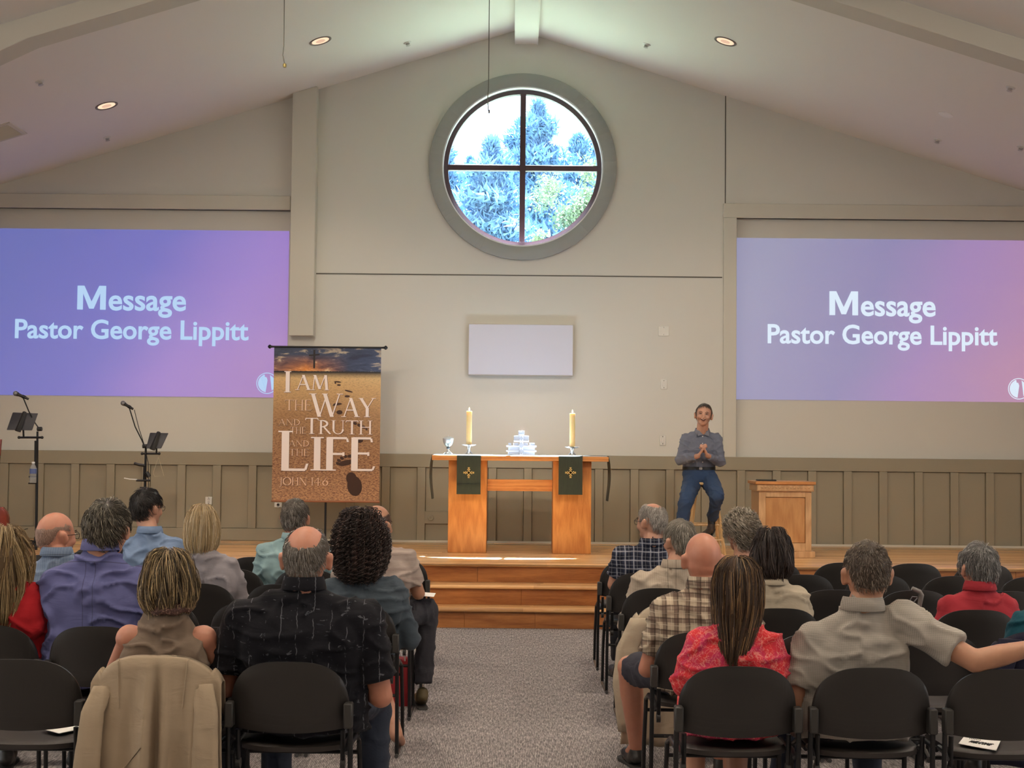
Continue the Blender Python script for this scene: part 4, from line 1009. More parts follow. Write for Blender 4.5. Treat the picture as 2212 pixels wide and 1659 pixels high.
# ------------------------------------------------------------------ hair made of tapered strands
def strands(name, paths, r, cols, parent):
    N, K, _ = paths.shape
    t = np.gradient(paths, axis=1); t /= np.linalg.norm(t, axis=2)[..., None] + 1e-9
    a = np.cross(t, np.array([.3, .5, .8])); a /= np.linalg.norm(a, axis=2)[..., None] + 1e-9; b = np.cross(t, a)
    prof = np.sin(np.linspace(.22, 1, K) * PI * .93) ** .6; rr = (np.ones((N, 1)) * r if np.isscalar(r) else r[:, None]) * prof[None]
    ring = np.stack([paths + (a * math.cos(q) + b * math.sin(q)) * rr[..., None] for q in (0, 2.094, 4.189)], 2)
    v = ring.reshape(-1, 3); f = []
    base = (np.arange(N) * K * 3)[:, None, None]; kk = (np.arange(K - 1) * 3)[None, :, None]; j = np.arange(3)[None, None, :]; j2 = (j + 1) % 3
    A = base + kk + j; B = base + kk + j2
    f = np.stack([A, B, B + 3, A + 3], 3).reshape(-1, 4)
    me = bpy.data.meshes.new(name); me.vertices.add(len(v)); me.vertices.foreach_set('co', v.ravel()); me.loops.add(len(f) * 4); me.polygons.add(len(f))
    me.loops.foreach_set('vertex_index', f.ravel().astype(np.int32)); me.polygons.foreach_set('loop_start', (np.arange(len(f)) * 4).astype(np.int32)); me.polygons.foreach_set('loop_total', np.full(len(f), 4, np.int32))
    me.update(); me.shade_smooth()
    at = me.color_attributes.new('Col', 'FLOAT_COLOR', 'POINT'); c = np.repeat(np.concatenate([cols, np.ones((N, 1))], 1), K * 3, 0)
    at.data.foreach_set('color', c.astype(np.float32).ravel())
    o = link(name, me, M_HAIR, parent); o['kind'] = 'stuff'; return o
def solid(name, rings, col, parent):
    m = MB(); m.loft(rings); me = m.mesh(name, 0, 180)
    at = me.color_attributes.new('Col', 'FLOAT_COLOR', 'POINT'); at.data.foreach_set('color', np.tile(np.array([*col, 1.0], dtype=np.float32), len(me.vertices)))
    return link(name, me, M_HAIR, parent)
def skullS(d):
    "scalp point for unit directions d (N,3), head-local"
    z = d[:, 2]; h = np.sqrt(np.clip(1 - z * z, 1e-6, 1)); hx = d[:, 0] / h; hy = d[:, 1] / h
    hr = np.where(z < 0, np.clip(1 - z * z, 0, 1) ** .25, h); zz = np.where(z < 0, .112, .099)
    return np.stack([.079 * hx * hr, -.008 + .100 * hy * hr, .020 + zz * z], 1)
def hcol(rs, n, c1, c2, c3=None, p3=.15, pos=None):
    f = rs.rand(n, 1) ** 1.2; c = np.array(c1) * (1 - f) + np.array(c2) * f
    if c3 is not None:
        k = rs.rand(n) < p3; c[k] = np.array(c3) * (.7 + .5 * rs.rand(k.sum(), 1))
    return c * (.75 + .5 * rs.rand(n, 1))
def short_hair(par, HM, hs, seed, c1, c2, c3=None, p3=.15, t=.012, n=1500, length=.35, bald=0.0, bdir=(0, -.12, .99), messy=.25, rad=.0011, curl=0.0, nape=-.62, side=.10, part=None, lift=1.0, front=.45):
    rs = np.random.RandomState(seed); w = np.array([.12, -.42, .9]); w /= np.linalg.norm(w)
    def cov(d):
        x, y, z = d[:, 0], d[:, 1], d[:, 2]; ax = np.abs(x)
        lo = nape + (side - nape) * np.clip((y + .60) / .25, 0, 1); c = z - lo
        c = np.minimum(c, (front - y) * 3 + np.maximum(0, z - .45) * 5)
        if bald:
            bd = np.array(bdir); bd /= np.linalg.norm(bd); an = np.arccos(np.clip(d @ bd, -1, 1)); c = np.minimum(c, (an - bald + .05 * np.sin(x * 23 + seed) + .05 * np.sin(y * 31) * np.cos(x * 17)) * 1.2)
        return c
    d = rs.normal(size=(n * 4, 3)); d /= np.linalg.norm(d, axis=1)[:, None]
    d = d[cov(d) > 0][:n]; n = len(d); K = 7
    tg = d - w; tg -= d * np.sum(tg * d, 1)[:, None]; tg /= np.linalg.norm(tg, axis=1)[:, None] + 1e-6
    sw = np.cross(d, tg)
    cl = np.array([[mnoise.noise(Vector(p) * 3.2 + Vector((seed, 0, 0))), mnoise.noise(Vector(p) * 3.2 + Vector((0, seed, 9)))] for p in d])
    tg = tg + sw * (cl[:, :1] * 2.2 * messy + .35) + rs.normal(size=(n, 3)) * messy * .45
    ln = length * (.6 + .7 * rs.rand(n)); lf = (t * (.35 + .65 * rs.rand(n)) * (1 + .8 * cl[:, 1])) * lift
    P_ = []
    for k in range(K):
        q = k / (K - 1); dd = d + tg * (ln * q)[:, None]
        if curl: dd = dd + (sw * np.sin(q * 9 + d[:, :1] * 40) + d * 0) * curl
        dd /= np.linalg.norm(dd, axis=1)[:, None]; s_ = skullS(dd)
        prof = math.sin(min(1, q * 1.25 + .05) * PI * .62)
        nn = dd * np.array([1, 1, 1]); P_.append(s_ + nn * (lf * prof + (curl * .10 * np.cos(q * 9 + d[:, 0] * 40) if curl else 0) - .001)[:, None])
    P_ = np.stack(P_, 1) * hs; R3 = np.array(HM.to_3x3()); T3 = np.array(HM.translation)
    P_ = P_ @ R3.T + T3
    strands('hair_strands', P_, rad * hs, hcol(rs, n, c1, c2, c3, p3), par)
    rings = []
    for i in range(26):
        th = PI * (i + .4) / 26; rg = []
        dd = np.array([[math.sin(th) * math.cos(2 * PI * j / 40), math.sin(th) * math.sin(2 * PI * j / 40), math.cos(th)] for j in range(40)])
        c = np.clip(cov(dd) / .22, -1, 1); c = np.where(c > 0, np.clip(c - .35, -.2, 1) , c); off = np.where(c > 0, t * .55 * np.sqrt(np.clip(c, 0, 1)), c * .02)
        off = off + t * .25 * np.array([mnoise.noise(Vector(p) * 5 + Vector((seed, 3, 0))) for p in dd]) * (c > 0) - .001
        pp = (skullS(dd) + dd * off[:, None]) * hs; rings.append([HM @ Vector(p) for p in pp])
    solid('hair', rings[::-1], tuple(np.array(c1) * .55), par)
def long_hair(par, HM, hs, seed, prof, c1, c2, c3=None, p3=.2, n=1500, wave=.004, rad=.0014, open_=.9, dv=.55, curl=0.0, clump=.3, top_open=.25, shade=.6):
    "prof: list of (z, rx, ry, yc) from crown down"
    rs = np.random.RandomState(seed); pz = np.array(prof); L = np.linspace(0, 1, len(prof)); f = [lambda v, k=k: np.interp(v, L, pz[:, k]) for k in range(4)]
    xc = (lambda v: np.interp(v, L, pz[:, 4])) if pz.shape[1] > 4 else (lambda v: v * 0)
    def S(u, v, off):
        rx, ry = f[1](v) + off, f[2](v) + off; fr = np.clip((np.sin(u) - (1 - open_)) / .25, 0, 1) * np.clip((v - top_open) / .12, 0, 1)   # front: pulled inside the face
        y = f[3](v) + ry * np.sin(u) * (1 - .85 * fr); return np.stack([xc(v) + rx * np.cos(u) * (1 - .45 * fr), y, f[0](v) + off * (v < .25)], 1)
    u0 = rs.rand(n) * 2 * PI; ok = ~((np.sin(u0) > 1 - open_ + .05) & (rs.rand(n) > .15)); u0 = u0[ok]; n = len(u0)
    v0 = rs.rand(n) ** .8 * .9 - .05; ln = dv * (.6 + .6 * rs.rand(n)); v1 = np.minimum(v0 + ln, 1 + .03 * rs.randn(n)); K = 44 if curl else 10; ph = rs.rand(n) * 6.28
    cl = np.array([mnoise.noise(Vector((math.cos(u) * 3.5, math.sin(u) * 3.5, seed))) for u in u0]); P_ = []
    offr = (rs.rand(n) - .35) * .010 * (3 if curl else 1); rsz = .6 + .7 * rs.rand(n)
    for k in range(K):
        q = k / (K - 1); v = v0 + (v1 - v0) * q; vc = np.clip(v, 0.0, 1)
        if curl: off = offr + curl * .3; u = u0
        else: off = offr + cl * clump * .02 + wave * np.sin(v * 9 + ph * .3 + cl * 6) + rs.randn(n) * .0003; u = u0 + wave * 9 * np.sin(v * 7 + cl * 9 + ph * .15) + cl * .25 * v
        s_ = S(u, vc, off); s_[:, 2] -= np.clip(v - 1, 0, 1) * .35
        if curl:   # ringlets: a coil round each lock
            an = ph + q * (v1 - v0) * (.40 / .024) * 2 * PI; cr = curl * (.35 + .65 * min(1, q * 3)) * rsz
            s_ = s_ + np.stack([-np.sin(u) * np.cos(an) + np.cos(u) * np.sin(an), np.cos(u) * np.cos(an) + np.sin(u) * np.sin(an), .25 * np.sin(an)], 1) * cr[:, None]
        P_.append(s_)
    P_ = np.stack(P_, 1) * hs; P_ = P_ @ np.array(HM.to_3x3()).T + np.array(HM.translation)
    strands('hair_strands', P_, rad * hs, hcol(rs, n, c1, c2, c3, p3), par)
    rings = []
    for v in np.linspace(.0, .97, 22):
        u = np.linspace(0, 2 * PI, 41)[:-1]; bump_ = np.array([mnoise.noise(Vector((math.cos(a) * 4, math.sin(a) * 4, v * (9 if curl else 1.5) + seed))) for a in u]) * (.022 if curl else .012)
        s_ = S(u, np.full(40, v), bump_ - .006 - (.012 if curl else 0)) * hs; rings.append([HM @ Vector(p) for p in s_])
    solid('hair', rings[::-1], tuple(np.array(c1) * shade), par)

# ------------------------------------------------------------------ people
def hand(mb, w, dr, nrm, s, hs=1.0, curl=.5):
    "palm and five separate fingers: w wrist, dr pointing to the finger tips, nrm palm normal, s thumb side"
    w, dr, nrm = Vector(w), Vector(dr).normalized(), Vector(nrm).normalized(); sd = dr.cross(nrm).normalized() * s; nrm = sd.cross(dr).normalized() * s
    pc = w + dr * .05 * hs
    for k in range(4): mb.cap(w + dr * .012 + sd * (k - 1.5) * .012 * hs, w + dr * .085 * hs + sd * (k - 1.5) * .019 * hs, .014 * hs, .0115 * hs, 8)
    for k, L in enumerate((.070, .078, .072, .056)):
        p = w + dr * .088 * hs - sd * (k - 1.5) * -.019 * hs * -1; d = dr.copy(); r_ = .0092 * hs
        for j, fr in enumerate((.45, .32, .23)):
            ang = curl * (.5 + .5 * j); ax = sd; d = (Matrix.Rotation(-ang * s, 3, ax) @ d).normalized() if True else d
            e = p + d * L * fr * hs; mb.cap(p, e, r_, r_ * .93, 8); p = e; r_ *= .93
    p = w + dr * .022 * hs + sd * .024 * hs; d = (dr * .7 + sd * .75 + nrm * .35).normalized()
    for L, r_ in ((.040, .0125), (.030, .011), (.024, .0095)):
        e = p + d * L * hs; mb.cap(p, e, r_ * hs, r_ * .92 * hs, 8); p = e; d = (d + dr * .35).normalized()
def head_prims(mb, HM, hs, ears=True, face=False, jaw=1.0):
    M3 = HM.to_3x3(); T = lambda x, y, z: HM @ Vector((x * hs, y * hs, z * hs))
    def E(c, r, rot=None): mb.ell(T(*c), tuple(q * hs for q in r), M3 @ rot if rot else M3, 20, 14)
    E((0, -.008, .020), (.0775, .098, .097)); E((0, -.028, -.018), (.070, .070, .074)); E((0, .03, -.035), (.060 * jaw, .056, .070)); E((0, .052, -.078), (.040 * jaw, .036, .034))
    E((0, .06, -.005), (.055, .036, .055)); E((0, .092, -.022), (.0125, .018, .026)); E((0, .104, -.034), (.012, .014, .012))
    for s in (-1, 1):
        if ears:
            R_ = Matrix.Rotation(s * -.38, 3, 'Z') @ Matrix.Rotation(.18, 3, 'X')
            E((s * .083, -.008, -.012), (.0115, .021, .034), R_); E((s * .089, -.018, .006), (.0095, .017, .020), R_)
        E((s * .036, .066, -.030), (.026, .022, .024))
def person(lb, row, cx, top, yc, sh, ys, skin='fair', hs=1.0, yaw=0, pit=0, rol=0, shirt=None, sleeve='long', collar=None, build=1.0, waist=None, arms=None, hair=None, legs=None, seed=1, pants=None, glasses=False, hoff=.02, shoes=True, fold=.009, legmat=None, bare=False, nskin=True, shoemat=None):
    Yr = ROWS[row]; Yt = Yr + .16; Yh = Yr + .19
    pc = P(cx, (top + yc) / 2, Yh); zt = P(cx, top, Yh).z - hoff; zn = P(cx, yc, Yt).z - (.030 if collar else .010)
    a, b = P(sh[0], ys, Yt), P(sh[1], ys, Yt); X0 = (a.x + b.x) / 2; hw = (b.x - a.x) / 2; zs = (a.z + b.z) / 2 + .012
    t = thing('person', lb, 'person', (X0, Yr, 0), 0)
    hx = pc.x - X0; hz = zt - .118 * hs
    HM = Matrix.Translation((hx, .19, hz)) @ Euler((math.radians(pit), math.radians(rol), math.radians(yaw)), 'XYZ').to_matrix().to_4x4()
    wd = waist or hw - .055
    J = {}
    for s in (-1, 1):
        J[s] = dict(sho=Vector((s * (hw - .062), .155, zs - .068)), elb=Vector((s * (hw + .012), .22, zs - .33)), wri=Vector((s * .11, .47, .635)), hd=(-s * .5, .8, -.15))
    if arms:
        for s, dct in arms.items(): J[s].update({k: Vector(v) for k, v in dct.items() if k != 'hide'})
    # body: one continuous surface
    m = MB(); head_prims(m, HM, hs)
    nb = Vector((hx * .5, .150, zn - .02)); nt = HM @ Vector((0, -.022 * hs, -.06 * hs))
    m.cap(nb, nt, .062 * hs, .056 * hs, 16); m.cap(nb + Vector((0, .015, -.09)), nb, .052, .056, 14)
    m.loft([[(q[0] * rx * math.cos(2 * PI * k / 16) + 0, .175 + ry * math.sin(2 * PI * k / 16), z) for k in range(16)] for q, (z, rx, ry) in zip([(1,)] * 4, [(.52, wd - .03, .08), (.70, wd - .035, .08), (zs - .14, hw - .10, .065), (zs - .07, hw - .13, .045)])])
    for s in (-1, 1):
        j = J[s]; m.cap(j['sho'] - Vector((s * .03, 0, 0)), j['sho'], .045, .054 * build if sleeve == 'none' else .044 * build, 12); m.cap(j['sho'], j['elb'], .043 * build, .037 * build, 14); m.cap(j['elb'], j['elb'].lerp(j['wri'], .45), .038 * build, .036 * build, 14); m.cap(j['elb'].lerp(j['wri'], .4), j['wri'], .036 * build, .026, 14)
        hd = Vector(j['hd']); hand(m, j['wri'], hd, Vector((0, -.2, -1)), -s, 1.0, .35)
    lg = {s: dict(hip=Vector((s * .10, .20, .555)), kne=Vector((s * .17, .62, .52)), ank=Vector((s * .16, .66, .10)), toe=Vector((s * .19, .80, .03))) for s in (-1, 1)}
    if legs:
        for s, dct in legs.items(): lg[s].update({k: Vector(v) for k, v in dct.items()})
    if bare:
        for s in (-1, 1):
            l_ = lg[s]; m.cap(l_['hip'], l_['kne'], .07, .058, 14); m.cap(l_['kne'], l_['kne'].lerp(l_['ank'], .35), .055, .056, 14); m.cap(l_['kne'].lerp(l_['ank'], .3), l_['ank'], .055, .036, 14); m.cap(l_['ank'], l_['toe'], .034, .024, 12)
    me = remesh(m, .0068 if row in 'AB' else .0080, 5, .55); link('body', me, SK[skin], t)
    # shirt
    m = MB(); n = 22
    ryw = .125 * build; hw0 = hw
    if sleeve == 'none': hw = hw - .038
    secs = [(.475, wd + .012, ryw * 1.0, .195, 0), (.56, wd + .010, ryw * 1.06, .195, 0), (.68, wd, ryw * 1.04, .192, 0), ((.68 + zs - .17) / 2, (wd + hw - .055) / 2 + .005, ryw, .186, 0), (zs - .17, hw - .046, ryw * .98, .176, 0), (zs - .10, hw - .046, ryw * .90, .168, 0), (zs - .055, hw - .080, ryw * .74, .160, nb.x * .3), (zs - .015, hw * .56, .076, .152, nb.x * .6), (max(zs + .02, zn - (.004 if collar else .030)), .070 if collar else .078, .064, .149, nb.x)]
    m.loft([[(cx_ + rx * math.cos(2 * PI * k / n), cy_ + ry * math.sin(2 * PI * k / n) * (1.0 if math.sin(2 * PI * k / n) > 0 else .90), z) for k in range(n)] for z, rx, ry, cy_, cx_ in secs])
    for s in (-1, 1):
        m.cap((nb.x + s * .028, .148, zn - .045), (s * (hw - .085), .155, zs - .068), .044, .058 * build, 14)
        m.ell((s * hw * .45, .115, zs - .16), (.10, .050, .12))
        j = J[s]; r0 = .066 * build
        if sleeve == 'none': continue
        m.cap(j['sho'] + Vector((-s * .02, 0, -.01)), j['sho'], r0 * .9, r0 * .93, 16)
        if sleeve == 'short':
            e = j['sho'].lerp(j['elb'], .74); dv_ = (j['elb'] - j['sho']).normalized(); m.tube([j['sho'], j['sho'].lerp(e, .5), e], [r0 * .93, r0 * .92, r0 * .93], 18)
        else:
            m.cap(j['sho'], j['elb'], r0 * .92, .056 * build, 16); e = j['elb'].lerp(j['wri'], .93); m.cap(j['elb'], j['elb'].lerp(e, .5), .056 * build, .050 * build, 16); m.tube([j['elb'].lerp(e, .4), e], [.050 * build, .036], 16)
    hw = hw0
    m.cap((nb.x, .146, zn - .07), (nb.x, .148, zn - (.018 if collar else .038)), .072, .062, 16)
    vox = .0085 if row in 'AB' else .010
    me = remesh(m, vox, 7, .8); displace(me, folds(seed, fold, 6, 12, .6)); link('shirt' if sleeve != 'none' else 'top', me, shirt, t)
    if collar:
        m = MB(); cz = zn - .004; rr = .064; c0 = Vector((nb.x, .150, cz - .006)); H_ = collar if not isinstance(collar, bool) else .032
        prof = [(rr - .002, -.004), (rr, H_ * .6), (rr + .001, H_), (rr + .005, H_ + .002), (rr + .011, H_ * .6), (rr + .016, -.004), (rr + .014, -.008), (rr + .009, -.002), (rr + .004, H_ * .5)]
        rings = []
        for i in range(31):
            an = math.radians(-250 + 320 * i / 30); dn = .30 * max(0, math.sin(an)) ; rings.append([c0 + Vector((r_ * math.cos(an) * 1.04, r_ * math.sin(an) * .96, h_ * (1 - .25 * max(0, math.sin(an))) - dn * .09 + .0)) for r_, h_ in prof])
        m.loft(rings); ob('collar', m, shirt, t, 0, 60)
    # trousers and shoes
    if pants is not False:
        pm = pants or M_PANT; m = MB(); full = not bare
        m.cap((-.07, .19, .56), (.07, .19, .56), .105, .105, 16)
        for s in (-1, 1):
            l_ = lg[s]
            if full:
                m.cap(l_['hip'], l_['kne'], .088, .068, 16); m.cap(l_['kne'], l_['kne'].lerp(l_['ank'], .4), .068, .060, 16); m.tube([l_['kne'].lerp(l_['ank'], .3), l_['kne'].lerp(l_['ank'], .95)], [.061, .055], 16)
            else: m.cap(l_['hip'], l_['hip'].lerp(l_['kne'], .5), .09, .078, 16); m.tube([l_['hip'].lerp(l_['kne'], .4), l_['hip'].lerp(l_['kne'], .86)], [.08, .079], 18)
        me = remesh(m, .012, 5, .7); displace(me, folds(seed + 5, .006, 9, 9, .3)); link('trousers' if full else ('skirt' if 'blouse' in pm.name else 'shorts'), me, pm, t)
    if shoes:
        for s in (-1, 1):
            l_ = lg[s]; an, to = l_['ank'], l_['toe']; d = (to - an); d.z = 0
            shoe(t, an, to, shoemat or M_SHOE)
    face_parts(t, HM, hs)
    if glasses: add_glasses(t, HM, hs)
    if hair: hair(t, HM, hs)
    return t, HM, J, X0
def shoe(t, an, to, mat, sole=None):
    m = MB(); d = (to - an).normalized(); heel = an - d * .035 + Vector((0, 0, -.05)); ze = min(an.z - .06, to.z)
    m.cap(an + Vector((0, 0, -.028)), an + d * .03 + Vector((0, 0, -.045)), .036, .037, 14); m.cap(an + d * -.02 + Vector((0, 0, -.062)), to + Vector((0, 0, .010)), .033, .032, 14, ((0, 0, 1), .85)); m.cap(an + d * .05 + Vector((0, 0, -.05)), to - d * .02 + Vector((0, 0, .012)), .038, .038, 14, ((0, 0, 1), .7))
    me = remesh(m, .008, 5, .6); o = link('shoe', me, mat, t)
    m = MB(); a0 = an - d * .055; L = (to - a0).length + .03; sd = Vector((-d.y, d.x, 0)).normalized(); up = sd.cross(d) if sd.cross(d).z > 0 else -sd.cross(d)
    pts = [(0, .024), (.03, .032), (.10, .030), (.16, .036), (.21, .041), (.25, .030), (.272, .010)]; pl = [(x_, w_) for x_, w_ in pts] + [(x_, -w_) for x_, w_ in pts[::-1]]
    b0 = a0 + Vector((0, 0, -.098)) if an.z - .1 > -.02 else Vector((a0.x, a0.y, 0.002))
    if abs(an.z - .10) < .02: b0 = Vector((a0.x, a0.y, .001)); dd = Vector((d.x, d.y, 0)).normalized()
    else: dd = d
    top_ = [b0 + dd * x_ + sd * w_ + up * .016 for x_, w_ in pl]; bot = [b0 + dd * x_ + sd * w_ for x_, w_ in pl]
    m.loft([bot, top_]); ob('sole', m, sole or M_SOLE, t, .002)
def face_parts(t, HM, hs):
    T = lambda x, y, z: HM @ Vector((x * hs, y * hs, z * hs)); M3 = HM.to_3x3()
    if 'eye_white' not in _mc: pbr('eye_white', (.6, .55, .5, 1), .3); pbr('eye_dark', (.02, .012, .01, 1), .3); pbr('lips', (.28, .08, .07, 1), .5); pbr('brow_hair', (.10, .06, .04, 1), .7)
    for s in (-1, 1):
        e = ob('eye', MB().ell(T(s * .030, .090, .003), (.011 * hs, .006 * hs, .0045 * hs), M3, 12, 8), _mc['eye_white'], t); ob('iris', MB().ell(T(s * .029, .0955, .003), (.0048 * hs, .002 * hs, .0042 * hs), M3, 10, 6), _mc['eye_dark'], e)
        ob('eyebrow', MB().tube([T(s * .014, .097, .018), T(s * .032, .096, .024), T(s * .050, .082, .018)], [.0022, .0030, .0014], 6), _mc['brow_hair'], t)
    ob('mouth', MB().tube([T(-.024, .082, -.060), T(0, .093, -.062), T(.024, .082, -.060)], [.002, .0045, .002], 8), _mc['lips'], t)
def add_glasses(t, HM, hs):
    T = lambda x, y, z: HM @ Vector((x * hs, y * hs, z * hs)); g = ob('glasses', MB().tube([T(-.012, .105, .002), T(0, .108, .004), T(.012, .105, .002)], .0018, 6), M_LENS, t)
    for s in (-1, 1):
        pts = [T(s * .034 + .024 * math.cos(a), .100 - .004 * abs(math.cos(a)), -.002 + .018 * math.sin(a)) for a in [2 * PI * k / 20 for k in range(21)]]
        ob('rim', MB().tube(pts, .0016, 6), M_LENS, g); ob('temple', MB().tube([T(s * .058, .098, .006), T(s * .078, .06, .006), T(s * .086, -.005, .004), T(s * .085, -.022, -.012)], .0018, 6), M_LENS, g)

GREY = ((.13, .12, .11), (.34, .32, .30), (.55, .53, .50)); BROWN = ((.030, .020, .012), (.075, .050, .030)); 
S_ = cloth
# ---- nearest row
hair_black = lambda t, HM, hs: short_hair(t, HM, hs, 3, (.13, .11, .09), (.30, .27, .23), (.5, .48, .45), .2, t=.007, n=2300, length=.22, bald=.86, bdir=(0, -.42, .90), messy=.12, rad=.0008, nape=-.62, side=.0)
person('balding man in a black shirt with pale bamboo print, nearest row left of the aisle', 'A', 662, 1133, 1243, (486, 826), 1302, 'ruddy', 1.03, yaw=0, shirt=S_('black_bamboo_shirt', (.008, .008, .012, 1), kind='bamboo', c2=(.05, .06, .075, 1), c3=(.19, .20, .225, 1), yoke=.985), sleeve='short', collar=.038, build=1.18, waist=.235,
       arms={1: dict(elb=(.285, .20, .60), wri=(.16, .47, .62))}, hair=hair_black, pants=M_JEAN, legs={1: dict(kne=(.225, .60, .52), ank=(.235, .50, .10), toe=(.27, .64, .03))}, seed=11, hoff=.004, fold=.009)
HIGH = ((.06, .042, .024), (.22, .155, .08), (.62, .47, .25))
person('woman with short highlighted blonde hair and a sleeveless taupe top, nearest row', 'A', 368, 1187, 1300, (246, 476), 1346, 'ruddy', .98, shirt=S_('taupe_top', (.185, .14, .105, 1)), sleeve='none', build=.98, waist=.165, seed=12,
       arms={1: dict(elb=(.215, .24, .66)), -1: dict(elb=(-.215, .24, .66))},
       hair=lambda t, HM, hs: long_hair(t, HM, hs, 12, [(.135, .002, .002, -.02), (.128, .045, .05, -.02), (.10, .082, .085, -.018), (.055, .100, .108, -.014), (.0, .105, .112, -.012), (-.04, .102, .105, -.015), (-.075, .090, .088, -.02), (-.10, .075, .068, -.025)], *HIGH, p3=.30, n=4200, wave=.008, rad=.0009, clump=.45, dv=.40), hoff=.018)
CH_ = ((.035, .018, .010), (.11, .062, .034), (.42, .25, .10))
person('woman with long straight brown hair and a coral floral blouse, nearest row', 'A', 1592, 1203, 1322, (1472, 1700), 1362, 'fair', .96, shirt=S_('coral_floral_blouse', (.62, .035, .045, 1), kind='floral', c2=(.50, .035, .10, 1), c3=(.78, .36, .30, 1)), sleeve='long', build=.98, waist=.165, seed=13, fold=.009,
       arms={-1: dict(elb=(-.178, .17, .66)), 1: dict(elb=(.172, .17, .68))},
       hair=lambda t, HM, hs: long_hair(t, HM, hs, 13, [(.132, .002, .002, -.02, 0), (.124, .045, .05, -.02, 0), (.085, .083, .092, -.018, 0), (.03, .096, .110, -.014, 0), (-.04, .095, .112, -.016, -.002), (-.10, .088, .092, -.030, -.006), (-.16, .072, .062, -.062, -.014), (-.22, .056, .040, -.085, -.022), (-.275, .036, .024, -.095, -.030)], *CH_, p3=.14, n=4200, wave=.004, rad=.0009, dv=.5, clump=.3), hoff=.012,
       bare=True, pants=bpy.data.materials['coral_floral_blouse'], legs={-1: dict(hip=(-.07, .2, .54), kne=(-.10, .6, .52), ank=(-.10, .50, .10), toe=(-.08, .64, .04)), 1: dict(hip=(.07, .2, .54), kne=(.08, .6, .52), ank=(.04, .42, .10), toe=(.06, .56, .04))}, shoes=False)
person('man in a pale grey textured polo resting his arm on the next chair, nearest row', 'A', 1872, 1165, 1288, (1722, 1972), 1345, 'tan', 1.0, shirt=S_('grey_textured_polo', (.36, .33, .29, 1), kind='dots', c2=(.20, .185, .165, 1)), sleeve='short', collar=.040, build=1.12, waist=.215, seed=16, fold=.0085,
       arms={1: dict(sho=(.170, .15, .905), elb=(.395, .02, .775), wri=(.610, -.005, .835), hd=(.85, .08, -.42)), -1: dict(elb=(-.225, .17, .60))}, pants=M_JEAN,
       hair=lambda t, HM, hs: short_hair(t, HM, hs, 14, (.075, .052, .036), (.17, .125, .09), (.36, .31, .25), .2, t=.010, n=3400, length=.15, messy=.35, rad=.0008, nape=-.62, side=.05), hoff=.010)
# ---- second row
BLO = ((.16, .10, .045), (.42, .29, .13), (.66, .52, .30))
person('woman in red with long wavy blonde hair at the left edge', 'B', 12, 1140, 1225, (-75, 104), 1262, 'fair', .98, shirt=S_('red_blouse', (.36, .012, .018, 1)), build=1.0, waist=.19, seed=21,
       hair=lambda t, HM, hs: long_hair(t, HM, hs, 21, [(.132, .002, .002, -.02), (.124, .05, .05, -.02), (.085, .090, .095, -.018), (.02, .112, .115, -.014), (-.06, .118, .112, -.02), (-.14, .115, .090, -.045), (-.22, .100, .065, -.075), (-.29, .070, .04, -.09)], *BLO, p3=.2, n=3200, wave=.014, rad=.0010, dv=.55, clump=.8), hoff=.012)
person('heavy man in a blue violet dress shirt with thick greying brown hair', 'B', 234, 1073, 1163, (92, 320), 1228, 'fair', 1.04, yaw=-8, shirt=S_('blue_dress_shirt', (.125, .135, .30, 1), yoke=1.015, pleat=True), collar=.040, build=1.14, waist=.235, seed=22, fold=.013,
       hair=lambda t, HM, hs: short_hair(t, HM, hs, 22, (.045, .036, .026), (.13, .11, .08), (.34, .31, .24), .22, t=.021, n=3600, length=.42, messy=.35, rad=.0011, nape=-.62, side=.05), hoff=.020)
person('bald man in a brown and cream plaid shirt and dark shorts', 'B', 1518, 1150, 1243, (1408, 1640), 1290, 'ruddy', 1.0, yaw=4, shirt=S_('brown_plaid_shirt', (.50, .42, .31, 1), kind='plaid_brown', c2=(.095, .055, .045, 1), c3=(.70, .62, .48, 1), yoke=.96), sleeve='short', collar=.038, build=1.08, waist=.20, seed=23, hoff=.0, fold=.010,
       bare=True, pants=S_('dark_shorts', (.035, .035, .048, 1)), legs={-1: dict(hip=(-.12, .22, .54), kne=(-.285, .66, .50), ank=(-.235, .82, .105), toe=(-.27, .96, .03)), 1: dict(kne=(.17, .62, .52), ank=(.14, .66, .10))})
person('person in a teal top cut off by the right edge', 'B', 2266, 1160, 1268, (2180, 2350), 1320, 'fair', .95, shirt=S_('teal_top', (.006, .060, .085, 1)), build=1.0, waist=.17, seed=24, hair=lambda t, HM, hs: short_hair(t, HM, hs, 24, *BROWN, t=.014, n=900, length=.4))
